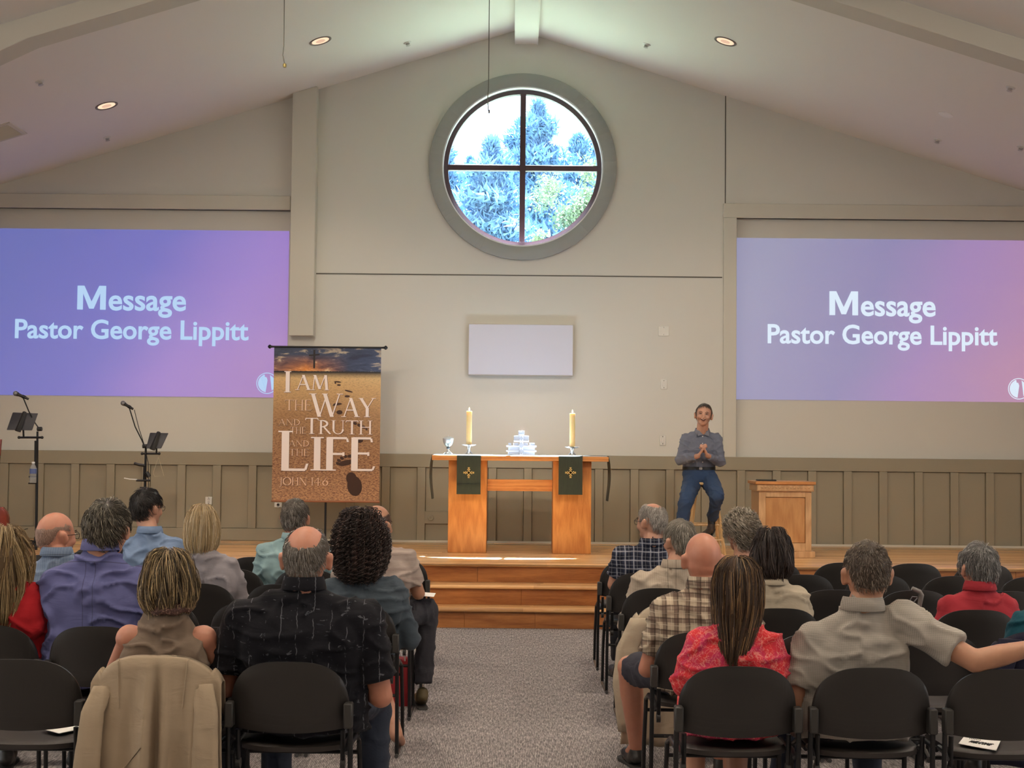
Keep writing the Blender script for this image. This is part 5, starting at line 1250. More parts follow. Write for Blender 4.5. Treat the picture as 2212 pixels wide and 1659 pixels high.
# ---- third row
person('bald man with glasses and a light blue shirt near the left edge', 'C', 122, 1106, 1178, (52, 212), 1214, 'ruddy', .99, yaw=-38, shirt=S_('light_blue_shirt', (.16, .22, .32, 1), kind='vstripe', c2=(.22, .29, .40, 1), yoke=.97), collar=.034, build=1.0, waist=.17, seed=31, hoff=.0, glasses=True,
       hair=lambda t, HM, hs: short_hair(t, HM, hs, 31, (.40, .25, .18), (.52, .38, .31), None, t=.002, n=700, length=.12, bald=1.25, messy=.15, rad=.0006, nape=-.62, side=.0))
person('woman with long dark curly hair and a denim jacket', 'C', 780, 1104, 1228, (697, 880), 1246, 'fair', .96, shirt=S_('denim_jacket', (.045, .062, .080, 1), kind='denim', c2=(.085, .110, .135, 1), yoke=.985), build=.98, waist=.165, seed=32,
       hair=lambda t, HM, hs: long_hair(t, HM, hs, 32, [(.150, .002, .002, -.02), (.140, .055, .06, -.02), (.10, .098, .10, -.018), (.04, .125, .125, -.014), (-.03, .135, .130, -.016), (-.10, .130, .120, -.028), (-.17, .110, .095, -.05), (-.215, .08, .06, -.07)], (.012, .007, .006), (.045, .024, .018), (.12, .065, .05), p3=.2, n=1500, rad=.0022, dv=.42, curl=.0085, shade=.7), hoff=.022,
       pants=False, bare=True, legs={1: dict(kne=(-.03, .52, .50), ank=(.165, .15, .095), toe=(.18, .28, .035))}, shoes=False)
person('woman with chin length dark brown hair and a cream shirt', 'C', 1662, 1142, 1240, (1588, 1748), 1262, 'fair', .96, yaw=10, shirt=S_('cream_shirt', (.44, .38, .29, 1), yoke=.99), build=.98, waist=.17, seed=33, collar=.02,
       hair=lambda t, HM, hs: long_hair(t, HM, hs, 33, [(.132, .002, .002, -.02), (.125, .05, .05, -.02), (.09, .085, .090, -.018), (.03, .104, .108, -.012), (-.04, .108, .110, -.014), (-.09, .100, .098, -.02), (-.125, .078, .070, -.03)], (.022, .014, .012), (.055, .036, .030), (.13, .10, .085), p3=.12, n=2400, wave=.010, rad=.0013, clump=.7), hoff=.014)
person('person with short grey hair and a red collared shirt, right side', 'C', 2113, 1170, 1252, (2028, 2196), 1284, 'fair', .97, yaw=12, shirt=S_('red_collared_shirt', (.33, .028, .040, 1)), collar=.036, build=1.0, waist=.175, seed=34,
       hair=lambda t, HM, hs: short_hair(t, HM, hs, 34, (.10, .095, .09), (.28, .27, .26), (.42, .41, .40), .2, t=.022, n=2600, length=.45, messy=.4, rad=.0011, nape=-.62, side=.0), hoff=.018)
# ---- fourth row
person('woman with a straight blonde bob and a pale grey top', 'D', 438, 1090, 1176, (380, 522), 1204, 'fair', .95, shirt=S_('pale_grey_top', (.27, .25, .27, 1)), build=.92, waist=.15, seed=41,
       hair=lambda t, HM, hs: long_hair(t, HM, hs, 41, [(.132, .002, .002, -.02), (.124, .045, .05, -.02), (.09, .078, .085, -.018), (.03, .098, .108, -.012), (-.04, .104, .110, -.012), (-.10, .100, .102, -.018), (-.145, .080, .078, -.03)], (.36, .25, .12), (.60, .46, .26), (.78, .66, .46), p3=.25, n=2600, wave=.002, rad=.0011, dv=.6, clump=.2), hoff=.012)
person('nearly bald bearded man in a striped beige shirt on the aisle', 'D', 815, 1091, 1160, (728, 903), 1188, 'tan', .98, yaw=-28, shirt=S_('striped_beige_shirt', (.40, .33, .29, 1), kind='hstripe', c2=(.30, .235, .21, 1)), collar=.032, build=1.02, waist=.185, seed=42, hoff=.0, shoemat=pbr('olive_shoe', (.10, .075, .03, 1), .6), sleeve='short', pants=S_('charcoal_trousers', (.040, .040, .050, 1)),
       legs={1: dict(kne=(.265, .52, .56), ank=(.245, .44, .12), toe=(.22, .58, .03))}, arms={1: dict(elb=(.23, .20, .69), wri=(.20, .46, .68))},
       hair=lambda t, HM, hs: short_hair(t, HM, hs, 42, (.15, .085, .06), (.20, .12, .09), None, t=.002, n=1100, length=.10, bald=1.05, messy=.15, rad=.0006, nape=-.62, side=-.1))
person('grey haired man with glasses in a cream striped shirt', 'D', 1468, 1120, 1206, (1364, 1532), 1236, 'fair', 1.0, yaw=28, shirt=S_('cream_striped_shirt', (.46, .39, .31, 1), kind='vstripe', c2=(.40, .33, .26, 1), yoke=.95, pleat=True), collar=.036, build=1.05, waist=.185, seed=43, glasses=True,
       hair=lambda t, HM, hs: short_hair(t, HM, hs, 43, (.16, .14, .11), (.34, .31, .26), (.55, .52, .46), .25, t=.012, n=2600, length=.45, messy=.2, rad=.0009, nape=-.62, side=.05), hoff=.010)
person('woman with short curly grey blonde hair left of the lectern', 'D', 1602, 1100, 1202, (1540, 1680), 1216, 'fair', .96, yaw=22, shirt=S_('dark_green_top', (.10, .10, .09, 1)), build=.95, waist=.16, seed=44,
       hair=lambda t, HM, hs: short_hair(t, HM, hs, 44, (.20, .16, .12), (.42, .36, .28), (.60, .55, .47), .25, t=.024, n=2400, length=.35, messy=.8, rad=.0014, curl=.16, nape=-.62, side=-.1), hoff=.018)
# ---- second row from the platform
person('dark haired man with glasses in a light blue polo', 'E', 318, 1052, 1134, (268, 402), 1158, 'fair', 1.0, yaw=-32, shirt=S_('light_blue_polo', (.19, .27, .42, 1)), collar=.034, sleeve='short', build=.98, waist=.17, seed=51, glasses=True,
       hair=lambda t, HM, hs: short_hair(t, HM, hs, 51, (.012, .009, .009), (.03, .023, .020), (.06, .05, .045), .15, t=.016, n=2400, length=.4, messy=.3, rad=.001, nape=-.62, side=.05), hoff=.014)
person('grey haired man in a pale teal shirt below the banner', 'E', 638, 1075, 1148, (555, 718), 1172, 'ruddy', 1.0, yaw=-6, shirt=S_('pale_teal_shirt', (.27, .40, .42, 1), yoke=1.01), collar=.034, build=1.05, waist=.185, seed=52,
       hair=lambda t, HM, hs: short_hair(t, HM, hs, 52, (.09, .075, .06), (.22, .19, .16), (.40, .37, .33), .25, t=.012, n=2400, length=.35, messy=.4, rad=.001, nape=-.62, side=.05), hoff=.012)
person('white haired man with glasses in a blue plaid shirt', 'E', 1408, 1085, 1160, (1322, 1490), 1184, 'fair', 1.0, yaw=42, shirt=S_('blue_plaid_shirt', (.022, .028, .055, 1), kind='plaid_blue', c2=(.008, .009, .018, 1), c3=(.46, .48, .54, 1), yoke=.99), collar=.034, sleeve='short', build=1.05, waist=.185, seed=53, glasses=True,
       arms={-1: dict(elb=(-.23, .20, .66), wri=(-.14, .47, .56))}, hair=lambda t, HM, hs: short_hair(t, HM, hs, 53, (.28, .25, .22), (.50, .46, .42), (.7, .67, .62), .2, t=.009, n=2200, length=.3, bald=.55, messy=.3, rad=.0008, nape=-.62, side=.05), hoff=.006)
# ---- row nearest the platform
person('person in a dark jacket mostly hidden behind the man in the blue violet shirt', 'F', 236, 1116, 1172, (160, 304), 1186, 'fair', .92, shirt=S_('dark_jacket', (.022, .022, .026, 1)), build=1.0, waist=.18, seed=61, collar=.03, hair=lambda t, HM, hs: short_hair(t, HM, hs, 61, *BROWN, t=.012, n=700, length=.35))
# ------------------------------------------------------------------ lectern, stool and the seated speaker
YL = 13.45
a, b = P(1639, 1100, YL), P(1753, 1100, YL); LX = (a.x + b.x) / 2; lw = (b.x - a.x) / 2
t = thing('lectern', 'low oak lectern with a carved frieze and a recessed front panel', 'lectern', (LX, YL, STZ))
LZ = lambda py: P(1700, py, YL).z - STZ
zt = LZ(1040); dep = .42
ob('side_panel', MB().box(-lw, -lw + .03, .02, dep, .06, zt - .02), M_OAKL, t, .002); ob('side_panel', MB().box(lw - .03, lw, .02, dep, .06, zt - .02), M_OAKL, t, .002)
sx0, sx1 = P(1654, 1100, YL).x - LX, P(1740, 1100, YL).x - LX; z1, z0 = LZ(1074), LZ(1173)
ob('stile', MB().box(-lw, sx0, 0, .03, .06, zt - .09), M_OAKL, t, .002); ob('stile', MB().box(sx1, lw, 0, .03, .06, zt - .09), M_OAKL, t, .002)
ob('rail', MB().box(sx0, sx1, 0, .03, z1, zt - .09), M_OAKL, t, .002); ob('rail', MB().box(sx0, sx1, 0, .03, .06, z0), M_OAKL, t, .002)
ob('front_panel', MB().box(sx0 + .002, sx1 - .002, .014, .03, z0 + .002, z1 - .002), M_OAKP, t, .002)
ob('rear_panel', MB().box(-lw + .03, lw - .03, dep - .02, dep, .06, zt - .02), M_OAKL, t)
ob('frieze', MB().box(-lw - .018, lw + .018, -.018, dep, zt - .085, zt - .03), M_OAKL, t, .003)
m = MB()
for k in range(14):
    cx = -lw + .01 + (2 * lw - .02) * (k + .5) / 14; m.ell((cx, -.018, zt - .058), (.014, .006, .010), Matrix.Rotation(.5 * (-1) ** k, 3, 'Y'), 10, 6)
o = ob('carved_scrolls', m, M_OAKL, t); o['kind'] = 'stuff'
ob('bead', MB().box(-lw - .022, lw + .022, -.024, dep, zt - .092, zt - .084), M_OAKL, t, .002)
ob('lectern_top', MB().box(-lw - .035, lw + .035, -.035, dep + .01, zt - .03, zt), M_OAKX, t, .004)
ob('plinth', MB().box(-lw - .02, lw + .03, -.03, dep + .01, 0, .06), M_OAKL, t, .004)
t = thing('tablet', 'dark tablet lying on the lectern top', 'tablet', (P(1655, 1037, YL + .15).x, YL + .15, STZ + zt + .001))
ob('case', MB().box(-.085, .085, -.08, .08, 0, .012), M_BLACKP, t, .003); ob('glass', MB().box(-.078, .078, -.073, .073, .012, .0135), pbr('tablet_glass', (.01, .01, .012, 1), .08), t)

YS = 13.55; SXp = P(1521, 1050, YS).x
M_BEECH = wood('beech', srgb(190, 146, 92), srgb(226, 190, 138), 'Z', 2, .45, .05)
stl = thing('wooden_stool', 'tall round wooden stool under the seated speaker', 'stool', (SXp, YS, STZ))
hs_ = .70
ob('seat', MB().lathe([(0, hs_ - .03), (.14, hs_ - .03), (.155, hs_ - .022), (.158, hs_ - .01), (.15, hs_), (0, hs_ - .004)], 28), M_BEECH, stl)
lp = []
for sx_ in (-1, 1):
    for sy_ in (-1, 1):
        a_, b_ = Vector((sx_ * .085, sy_ * .085, hs_ - .03)), Vector((sx_ * .175, sy_ * .175, .0)); lp.append((a_, b_))
        ob('leg', MB().tube([a_, a_.lerp(b_, .5), b_], [.018, .019, .016], 4), M_BEECH, stl)
at = lambda q, z: q[0].lerp(q[1], (hs_ - .03 - z) / (hs_ - .03))
for (i, j), z in (((0, 2), .30), ((1, 3), .30), ((0, 1), .36), ((2, 3), .36), ((0, 2), .16), ((1, 3), .16)):
    ob('rung', MB().tube([at(lp[i], z), at(lp[j], z)], .010, 8), M_BEECH, stl)
# speaker
loc = Vector((SXp, YS, STZ)); Q = lambda px, py, dy: P(px, py, YS + dy) - loc
t = thing('person', 'man in a grey blue shirt and jeans seated on the stool, hands clasped', 'person', loc)
hs = .94; hc = Q(1520, 897, -.06)
HM = Matrix.Translation(hc) @ Euler((math.radians(4), math.radians(-5), math.radians(180 - 8)), 'XYZ').to_matrix().to_4x4()
J = {-1: (Q(1482, 947, -.0), Q(1470, 994, -.05), Q(1508, 985, -.25)), 1: (Q(1548, 947, -.0), Q(1556, 998, -.05), Q(1528, 984, -.25))}
m = MB(); head_prims(m, HM, hs, True, True, 1.0)
T = lambda x, y, z: HM @ Vector((x * hs, y * hs, z * hs)); M3 = HM.to_3x3()
for s in (-1, 1):
    m.ell(T(s * .030, .088, .018), (.022 * hs, .012 * hs, .007 * hs), M3); m.ell(T(s * .040, .078, -.028), (.020 * hs, .018 * hs, .018 * hs), M3)
m.ell(T(0, .098, -.050), (.028 * hs, .008 * hs, .006 * hs), M3); m.ell(T(0, .096, -.064), (.022 * hs, .009 * hs, .006 * hs), M3)
nb = Q(1517, 933, -.01)
m.cap(nb, HM @ Vector((0, -.01, -.07)), .058, .054, 16); m.cap(nb + Vector((0, 0, -.10)), nb, .06, .055, 12)
for s in (-1, 1):
    sh_, el, wr = J[s]; m.cap(sh_, el, .04, .035, 12); m.cap(el, wr, .034, .024, 12)
wl, wr_ = J[-1][2], J[1][2]
hand(m, wl, Vector((.45, -.25, .70)), Vector((1, -.1, -.3)), 1, .88, 1.0); hand(m, wr_, Vector((-.40, -.28, .72)), Vector((-1, -.1, -.3)), -1, .88, 1.1)
m.loft([[(nb.x + rx * math.cos(2 * PI * k / 16), nb.y + ry * math.sin(2 * PI * k / 16), z) for k in range(16)] for z, rx, ry in ((hs_ + .02, .10, .07), (nb.z - .25, .11, .07), (nb.z - .08, .11, .05))])
link('body', remesh(m, .0055, 3, .7), SK['fair'], t)
M_EYEW = pbr('eye_white', (.6, .55, .5, 1), .3); M_DK = pbr('eye_dark', (.02, .012, .01, 1), .3); M_BROW = pbr('brow_hair', (.10, .06, .04, 1), .7); M_LIP = pbr('lips', (.28, .08, .07, 1), .5); M_TEETH = pbr('teeth', (.62, .56, .5, 1), .3)
for s in (-1, 1):
    ob('eye', MB().ell(T(s * .030, .094, .003), (.011 * hs, .005 * hs, .0034 * hs), M3), M_EYEW, t); ob('iris', MB().ell(T(s * .029, .0985, .003), (.0048 * hs, .002 * hs, .0032 * hs), M3, 10, 6), M_DK, t)
    ob('eyelid', MB().tube([T(s * .017, .100, .004), T(s * .030, .1005, .0105), T(s * .044, .093, .004)], .0028 * hs, 6), pbr('lid_shadow', (.12, .05, .035, 1), .6), t)
    ob('eyebrow', MB().tube([T(s * .014, .1035, .020), T(s * .032, .103, .027), T(s * .050, .090, .019)], [.0022, .0030, .0014], 6), M_BROW, t)
ob('mouth', MB().tube([T(-.030, .092, -.047), T(-.016, .1045, -.055), T(0, .1085, -.058), T(.016, .1045, -.055), T(.030, .092, -.047)], [.002, .0042, .0048, .0042, .002], 8), pbr('mouth_dark', (.05, .012, .012, 1), .5), t)
ob('teeth', MB().tube([T(-.018, .1055, -.0535), T(0, .1115, -.0560), T(.018, .1055, -.0535)], [.0012, .0022, .0012], 6), M_TEETH, t)
ob('lower_lip', MB().tube([T(-.020, .1000, -.058), T(0, .108, -.0655), T(.020, .1000, -.058)], [.0015, .0036, .0015], 6), M_LIP, t)
short_hair(t, HM, hs, 71, (.05, .035, .025), (.13, .095, .07), (.25, .2, .16), .15, t=.008, n=2200, length=.3, messy=.2, rad=.0009, nape=-.8, side=-.15, front=.30)
# shirt
SHM = S_('grey_blue_shirt', (.150, .165, .215, 1)); m = MB(); n = 22; wz = Q(1508, 1008, 0).z; cxw = Q(1510, 1008, 0).x
zsh = J[1][0].z; hwp = (J[1][0].x - J[-1][0].x) / 2; cxs = (J[1][0].x + J[-1][0].x) / 2
secs = [(wz - .02, .150, .115, cxw), (wz + .06, .158, .12, cxw), (wz + .16, .160, .118, cxw * .5 + cxs * .5), (zsh - .10, hwp + .015, .112, cxs), (zsh - .02, hwp - .01, .094, cxs), (zsh + .035, hwp - .075, .070, nb.x), (nb.z - .0, .07, .065, nb.x)]
m.loft([[(cx + rx * math.cos(2 * PI * k / n), .0 + ry * math.sin(2 * PI * k / n), z) for k in range(n)] for z, rx, ry, cx in secs])
for s in (-1, 1):
    sh_, el, wr = J[s]; m.cap(sh_, el, .054, .050, 16); m.cap((nb.x + s * .02, nb.y, nb.z - .02), sh_ + Vector((-s * .02, 0, .0)), .040, .050, 14); e = el.lerp(wr, .88); m.cap(el, el.lerp(e, .5), .052, .046, 16); m.tube([el.lerp(e, .4), e], [.047, .036], 16)
me = remesh(m, .0075, 6, .8); displace(me, folds(77, .006, 8, 14, .8)); link('shirt', me, SHM, t)
m = MB(); c0 = nb + Vector((0, 0, .004)); rings = []
for i in range(31):
    an = math.radians(-62 + 304 * i / 30); rings.append([c0 + Vector((r_ * math.cos(an), r_ * math.sin(an), h_ - .035 * max(0, -math.sin(an)))) for r_, h_ in ((.060, -.01), (.060, .03), (.064, .034), (.076, .0), (.073, -.008))])
m.loft(rings); ob('collar', m, pbr('collar_grey', (.18, .19, .235, 1), .85), t, 0, 60)
for s in (-1, 1): ob('collar_point', MB().prism([(c0.x + s * .004, c0.z - .03), (c0.x + s * .045, c0.z + .012), (c0.x + s * .055, c0.z - .045)], (c0.y - .088, c0.y - .080)), bpy.data.materials['collar_grey'], t, .002)
for py in (943, 958, 998): 
    q = Q(1514, py, 0); ob('button', MB().lathe([(0, 0), (.005, 0), (.005, .003), (0, .003)], 10, Matrix.Translation((q.x, -.125, q.z)) @ Matrix.Rotation(PI / 2, 4, 'X')), M_IVORY, t)
# belt, jeans
ob('belt', MB().loft([[(cxw + rx * math.cos(2 * PI * k / 28), rx / .152 * .116 * math.sin(2 * PI * k / 28), wz - .03 + dz) for k in range(28)] for rx, dz in ((.150, 0), (.158, 0), (.158, .03), (.150, .03))]), M_BLACK, t)
ob('buckle', MB().box(cxw - .016, cxw + .016, -.132, -.122, wz - .03, wz), M_CHROME, t, .003)
JN = S_('blue_jeans', (.020, .038, .085, 1), kind='denim', c2=(.045, .080, .16, 1)); m = MB()
m.loft([[(cxw + rx * math.cos(2 * PI * k / n), ry * math.sin(2 * PI * k / n), z) for k in range(n)] for z, rx, ry in ((hs_ + .005, .145, .12), (hs_ + .07, .158, .125), (wz - .01, .150, .115))])
L = {-1: (Q(1497, 1036, -.03), Q(1480, 1088, -.36), Q(1467, 1168, -.32)), 1: (Q(1532, 1036, -.03), Q(1549, 1072, -.36), Q(1538, 1122, -.14))}
for s in (-1, 1):
    hp, kn, an = L[s]; m.cap(hp, kn, .092, .068, 18); m.cap(kn, kn.lerp(an, .4), .066, .058, 16); m.tube([kn.lerp(an, .3), kn.lerp(an, .97)], [.060, .052], 16)
me = remesh(m, .009, 6, .8); displace(me, folds(78, .006, 9, 12, .6)); link('jeans', me, JN, t)
BR = pbr('brown_leather', (.045, .028, .020, 1), .5)
for s, (ax, ay, ad), (tx, ty, td) in ((-1, (1467, 1172, -.32), (1462, 1186, -.50)), (1, (1537, 1128, -.15), (1520, 1160, -.30))):
    an, to = Q(ax, ay, ad), Q(tx, ty, td); an.z = max(an.z, .10) if s < 0 else an.z; to.z = max(to.z, .03) if s < 0 else to.z
    ob('sock', MB().tube([an + Vector((0, .01, .07)), an + Vector((0, 0, -.02))], [.036, .036], 14), M_BLACK, t); shoe(t, an, to, BR)

# ------------------------------------------------------------------ microphone stands
def stand(lb, base_px, Ys, poles, boom, mic, tab, holder, bar, extra):
    b0 = P(base_px, 1180, Ys); loc = Vector((b0.x, Ys, STZ)); q = lambda px, py, dy=0: P(px, py, Ys + dy) - loc
    t = thing('microphone_stand', lb, 'microphone stand', loc, 0, 'microphone stands')
    top = q(*poles[0]); ob('pole', MB().tube([(0, 0, .02), top.lerp(Vector((0, 0, .0)), .45), top], [.013, .013, .010], 10), M_BLACK, t)
    for k in range(3):
        a_ = 2 * PI * k / 3 + .4; ob('foot', MB().tube([(0, 0, .10), (.27 * math.cos(a_), .27 * math.sin(a_), .012)], [.010, .009], 8), M_BLACK, t); 
    ob('hub', MB().tube([(0, 0, .05), (0, 0, .14)], .02, 12), M_BLACKP, t)
    ob('boom', MB().tube([q(*p) for p in boom], .006, 8), M_BLACK, t)
    pv = q(*boom[-1]); ob('boom_clutch', MB().tube([pv + Vector((-.012, -.02, 0)), pv + Vector((.030, -.02, .002))], .020, 12), M_BLACKP, t)
    ob('bar', MB().tube([q(*p) for p in bar], .010, 8), M_BLACK, t)
    for p in bar: ob('bar_knob', MB().ell(q(*p), (.014, .014, .014), None, 12, 8), M_BLACKP, t)
    ob('holder_post', MB().tube([q(*p) for p in holder], .009, 8), M_BLACK, t)
    for nm, pts, r in extra: ob(nm, MB().tube([q(*p) for p in pts], r, 8), M_BLACK, t)
    # tablet, a thing of its own
    c = [q(*p, -.05) + loc for p in tab]; ctr = sum(c, Vector()) / 4
    tb = thing('tablet', f'dark tablet clamped to the {lb.split(" microphone")[0].replace("the ", "")} stand, seen from its back', 'tablet', ctr, 0, 'tablets on the microphone stands')
    n_ = (c[1] - c[0]).cross(c[3] - c[0]).normalized(); lean = Vector((0, .05, 0))
    v = [(p - ctr) + (lean if i < 2 else -lean * .0) for i, p in enumerate(c)]
    ob('back_case', MB().loft([v, [p + Vector((0, .010, .003)) for p in v]]), pbr('tablet_case', (.035, .034, .042, 1), .45), tb, .004)
    mid0, mid1 = (v[0] + v[1]) / 2, (v[2] + v[3]) / 2
    ob('clamp', MB().tube([mid0 + Vector((0, -.012, .012)), (mid0 + mid1) / 2 + Vector((0, -.02, 0)), mid1 + Vector((-.01, -.012, -.012))], [.020, .026, .030], 4), M_BLACKP, tb, .003)
    # microphone
    h0, h1 = q(*mic[0]) + loc, q(*mic[1]) + loc; d = (h1 - h0); mm = thing('microphone', f'black handheld microphone on the {lb.split(" microphone")[0].replace("the ", "")} stand', 'microphone', h0, 0, 'microphones on stands')
    ob('grille', MB().ell((0, 0, 0), (.024, .024, .024), None, 18, 12), pbr('mic_grille', (.28, .27, .27, 1), .35, .8, bs=.6, bscale=900), mm)
    ob('handle', MB().tube([d * .12, d * .25, d], [.021, .015, .011], 12), M_BLACKP, mm); ob('mic_clip', MB().tube([d * .50, d * .72], .017, 10), M_BLACK, t).location = h0 - loc
    return t, q, loc
t1, q1, l1 = stand('left microphone stand with boom arm, tablet and bottle', 78, 13.2, [(81, 932, 0)], [(50, 859, -.05), (62, 888, -.02), (74, 911, 0), (85, 927, 0)], [(34, 850, -.06), (62, 862, -.04)],
      [(23, 891), (78, 893), (69, 930), (14, 929)], [(50, 922, -.03), (51, 944, -.02)], [(41, 945, -.02), (91, 945, -.02)],
      [('height_knob', [(78, 952, -.01), (77.5, 1008, -.01)], .016), ('cup_holder_arm', [(79, 1030, -.01), (62, 1030, -.04)], .007), ('cup_holder_base', [(79, 1044, -.01), (61, 1044, -.05)], .007)])
t2, q2, l2 = stand('right microphone stand beside the banner, with boom and tablet', 311, 13.8, [(315, 965, 0)], [(279, 880, -.04), (292, 922, -.02), (306, 950, 0), (312, 964, 0)], [(266, 871, -.05), (288, 884, -.03)],
      [(321, 935), (361, 936), (348, 969), (315, 969)], [(338, 962, -.03), (338, 981, -.02)], [(307, 980, -.02), (344, 980, -.02)],
      [('cable', [(290, 885, -.04), (300, 925, -.05), (312, 962, -.05), (320, 1000, -.04), (321, 1060, -.02)], .0035), ('clamp_arm', [(290, 1001, -.03), (300, 1004, -.03), (313, 1006, -.01)], .013), ('tray', [(294, 1038, -.06), (325, 1038, -.02)], .010),
       ('tray_knob', [(316, 1020, -.03), (322, 1030, -.03)], .022), ('pole_collar', [(313, 1008, 0), (312, 1040, 0)], .016), ('pole_clip', [(302, 1053, -.02), (316, 1053, -.01)], .006)])
o = ob('white_stick', MB().tube([q2(268, 1033, -.06), q2(280, 1035, -.06), q2(296, 1036, -.06)], .006, 8), M_IVORY, t2); o['label'] = 'white stick lying on the tray'
o = ob('cord_loop', MB().tube([q2(342, 987, -.02), q2(331, 1022, -.02), q2(334, 1029, -.02), q2(354, 1028, -.02), q2(342, 987, -.02)], .0028, 6), pbr('cream_cord', (.45, .38, .26, 1), .7), t2); o['label'] = 'thin cream cord hanging in a triangle'
# bottle
bc = P(71, 1043, 13.13); t = thing('water_bottle', 'clear plastic water bottle held on the left microphone stand', 'bottle', bc)
M_PET = NT('bottle_plastic'); M_PET.base((.85, .88, .92, 1)); M_PET.set(Roughness=.1); M_PET.b.inputs['Transmission Weight'].default_value = .75; M_PET.b.inputs['IOR'].default_value = 1.2; M_PET = M_PET.m
ob('bottle_body', MB().lathe([(0, 0), (.028, 0), (.031, .006), (.031, .05), (.029, .06), (.031, .07), (.031, .13), (.022, .155), (.012, .172), (.012, .182), (0, .182)], 20), M_PET, t)
ob('bottle_label', MB().lathe([(.0315, .085), (.0322, .085), (.0322, .130), (.0315, .130)], 20), pbr('bottle_label', (.10, .14, .32, 1), .4), t)
ob('bottle_cap', MB().lathe([(0, .178), (.015, .178), (.015, .194), (0, .195)], 14), M_WHITE, t)
# cable on the platform
cb = [PZ(px, py, STZ + .006) for px, py in ((28, 1165), (50, 1166), (84, 1170), (96, 1178), (70, 1184), (40, 1182), (20, 1178), (-10, 1180))]
tag(ob('stage_cable', MB().tube(cb, .006, 6), M_BLACK), 'black cable lying on the platform at the far left', 'cord')
cb = [P(60 + 18 * math.cos(a_), 1170 + 21 * math.sin(a_), 13.5) for a_ in [PI * .5 + PI * k / 12 for k in range(13)]]
tag(ob('stage_cable', MB().tube([(78, 0, 0)] and [c_ + Vector((.0, 0, .03)) for c_ in cb], .004, 6), M_BLACK), 'thin black cable standing in a loop behind the left microphone stand', 'cord')

# guitar at the left edge
gx = P(-20, 1130, 13.6); t = thing('guitar', 'red brown guitar leaning upright at the left edge, mostly out of view', 'guitar', (gx.x, 13.6, STZ)); g0 = Vector((gx.x, 13.6, STZ)); gq = lambda px, py: P(px, py, 13.6) - g0
M_VARN = pbr('red_varnish', (.20, .030, .015, 1), .25, var=.3, vs=12); out = [gq(*p) for p in ((2, 1096), (10, 1106), (14, 1120), (14.5, 1134), (11, 1146), (12, 1156), (20, 1170), (18, 1182), (0, 1190), (-30, 1190), (-56, 1182), (-58, 1168), (-50, 1156), (-48, 1146), (-52, 1130), (-48, 1108), (-36, 1097), (-18, 1094))]
ob('guitar_body', MB().prism([(p.x, max(p.z, .01)) for p in out], (0, .10)), M_VARN, t, .008, 50, None, 2)
n0, n1 = gq(-14, 1100), gq(-5, 985); ob('neck', MB().tube([n0 + Vector((0, -.01, 0)), n1 + Vector((.008, -.01, 0))], [.028, .024], 6), pbr('dark_neck', (.04, .02, .015, 1), .4), t); ob('headstock', MB().prism([(n1.x - .02, n1.z), (n1.x + .03, n1.z), (n1.x + .04, n1.z + .16), (n1.x - .03, n1.z + .16)], (-.02, 0)), M_VARN, t, .003)
c_ = gq(-20, 1128); ob('sound_hole', MB().lathe([(0, 0), (.045, 0), (.045, .002), (0, .002)], 24, Matrix.Translation((c_.x, -.001, c_.z)) @ Matrix.Rotation(PI / 2, 4, 'X')), M_BLACK, t)

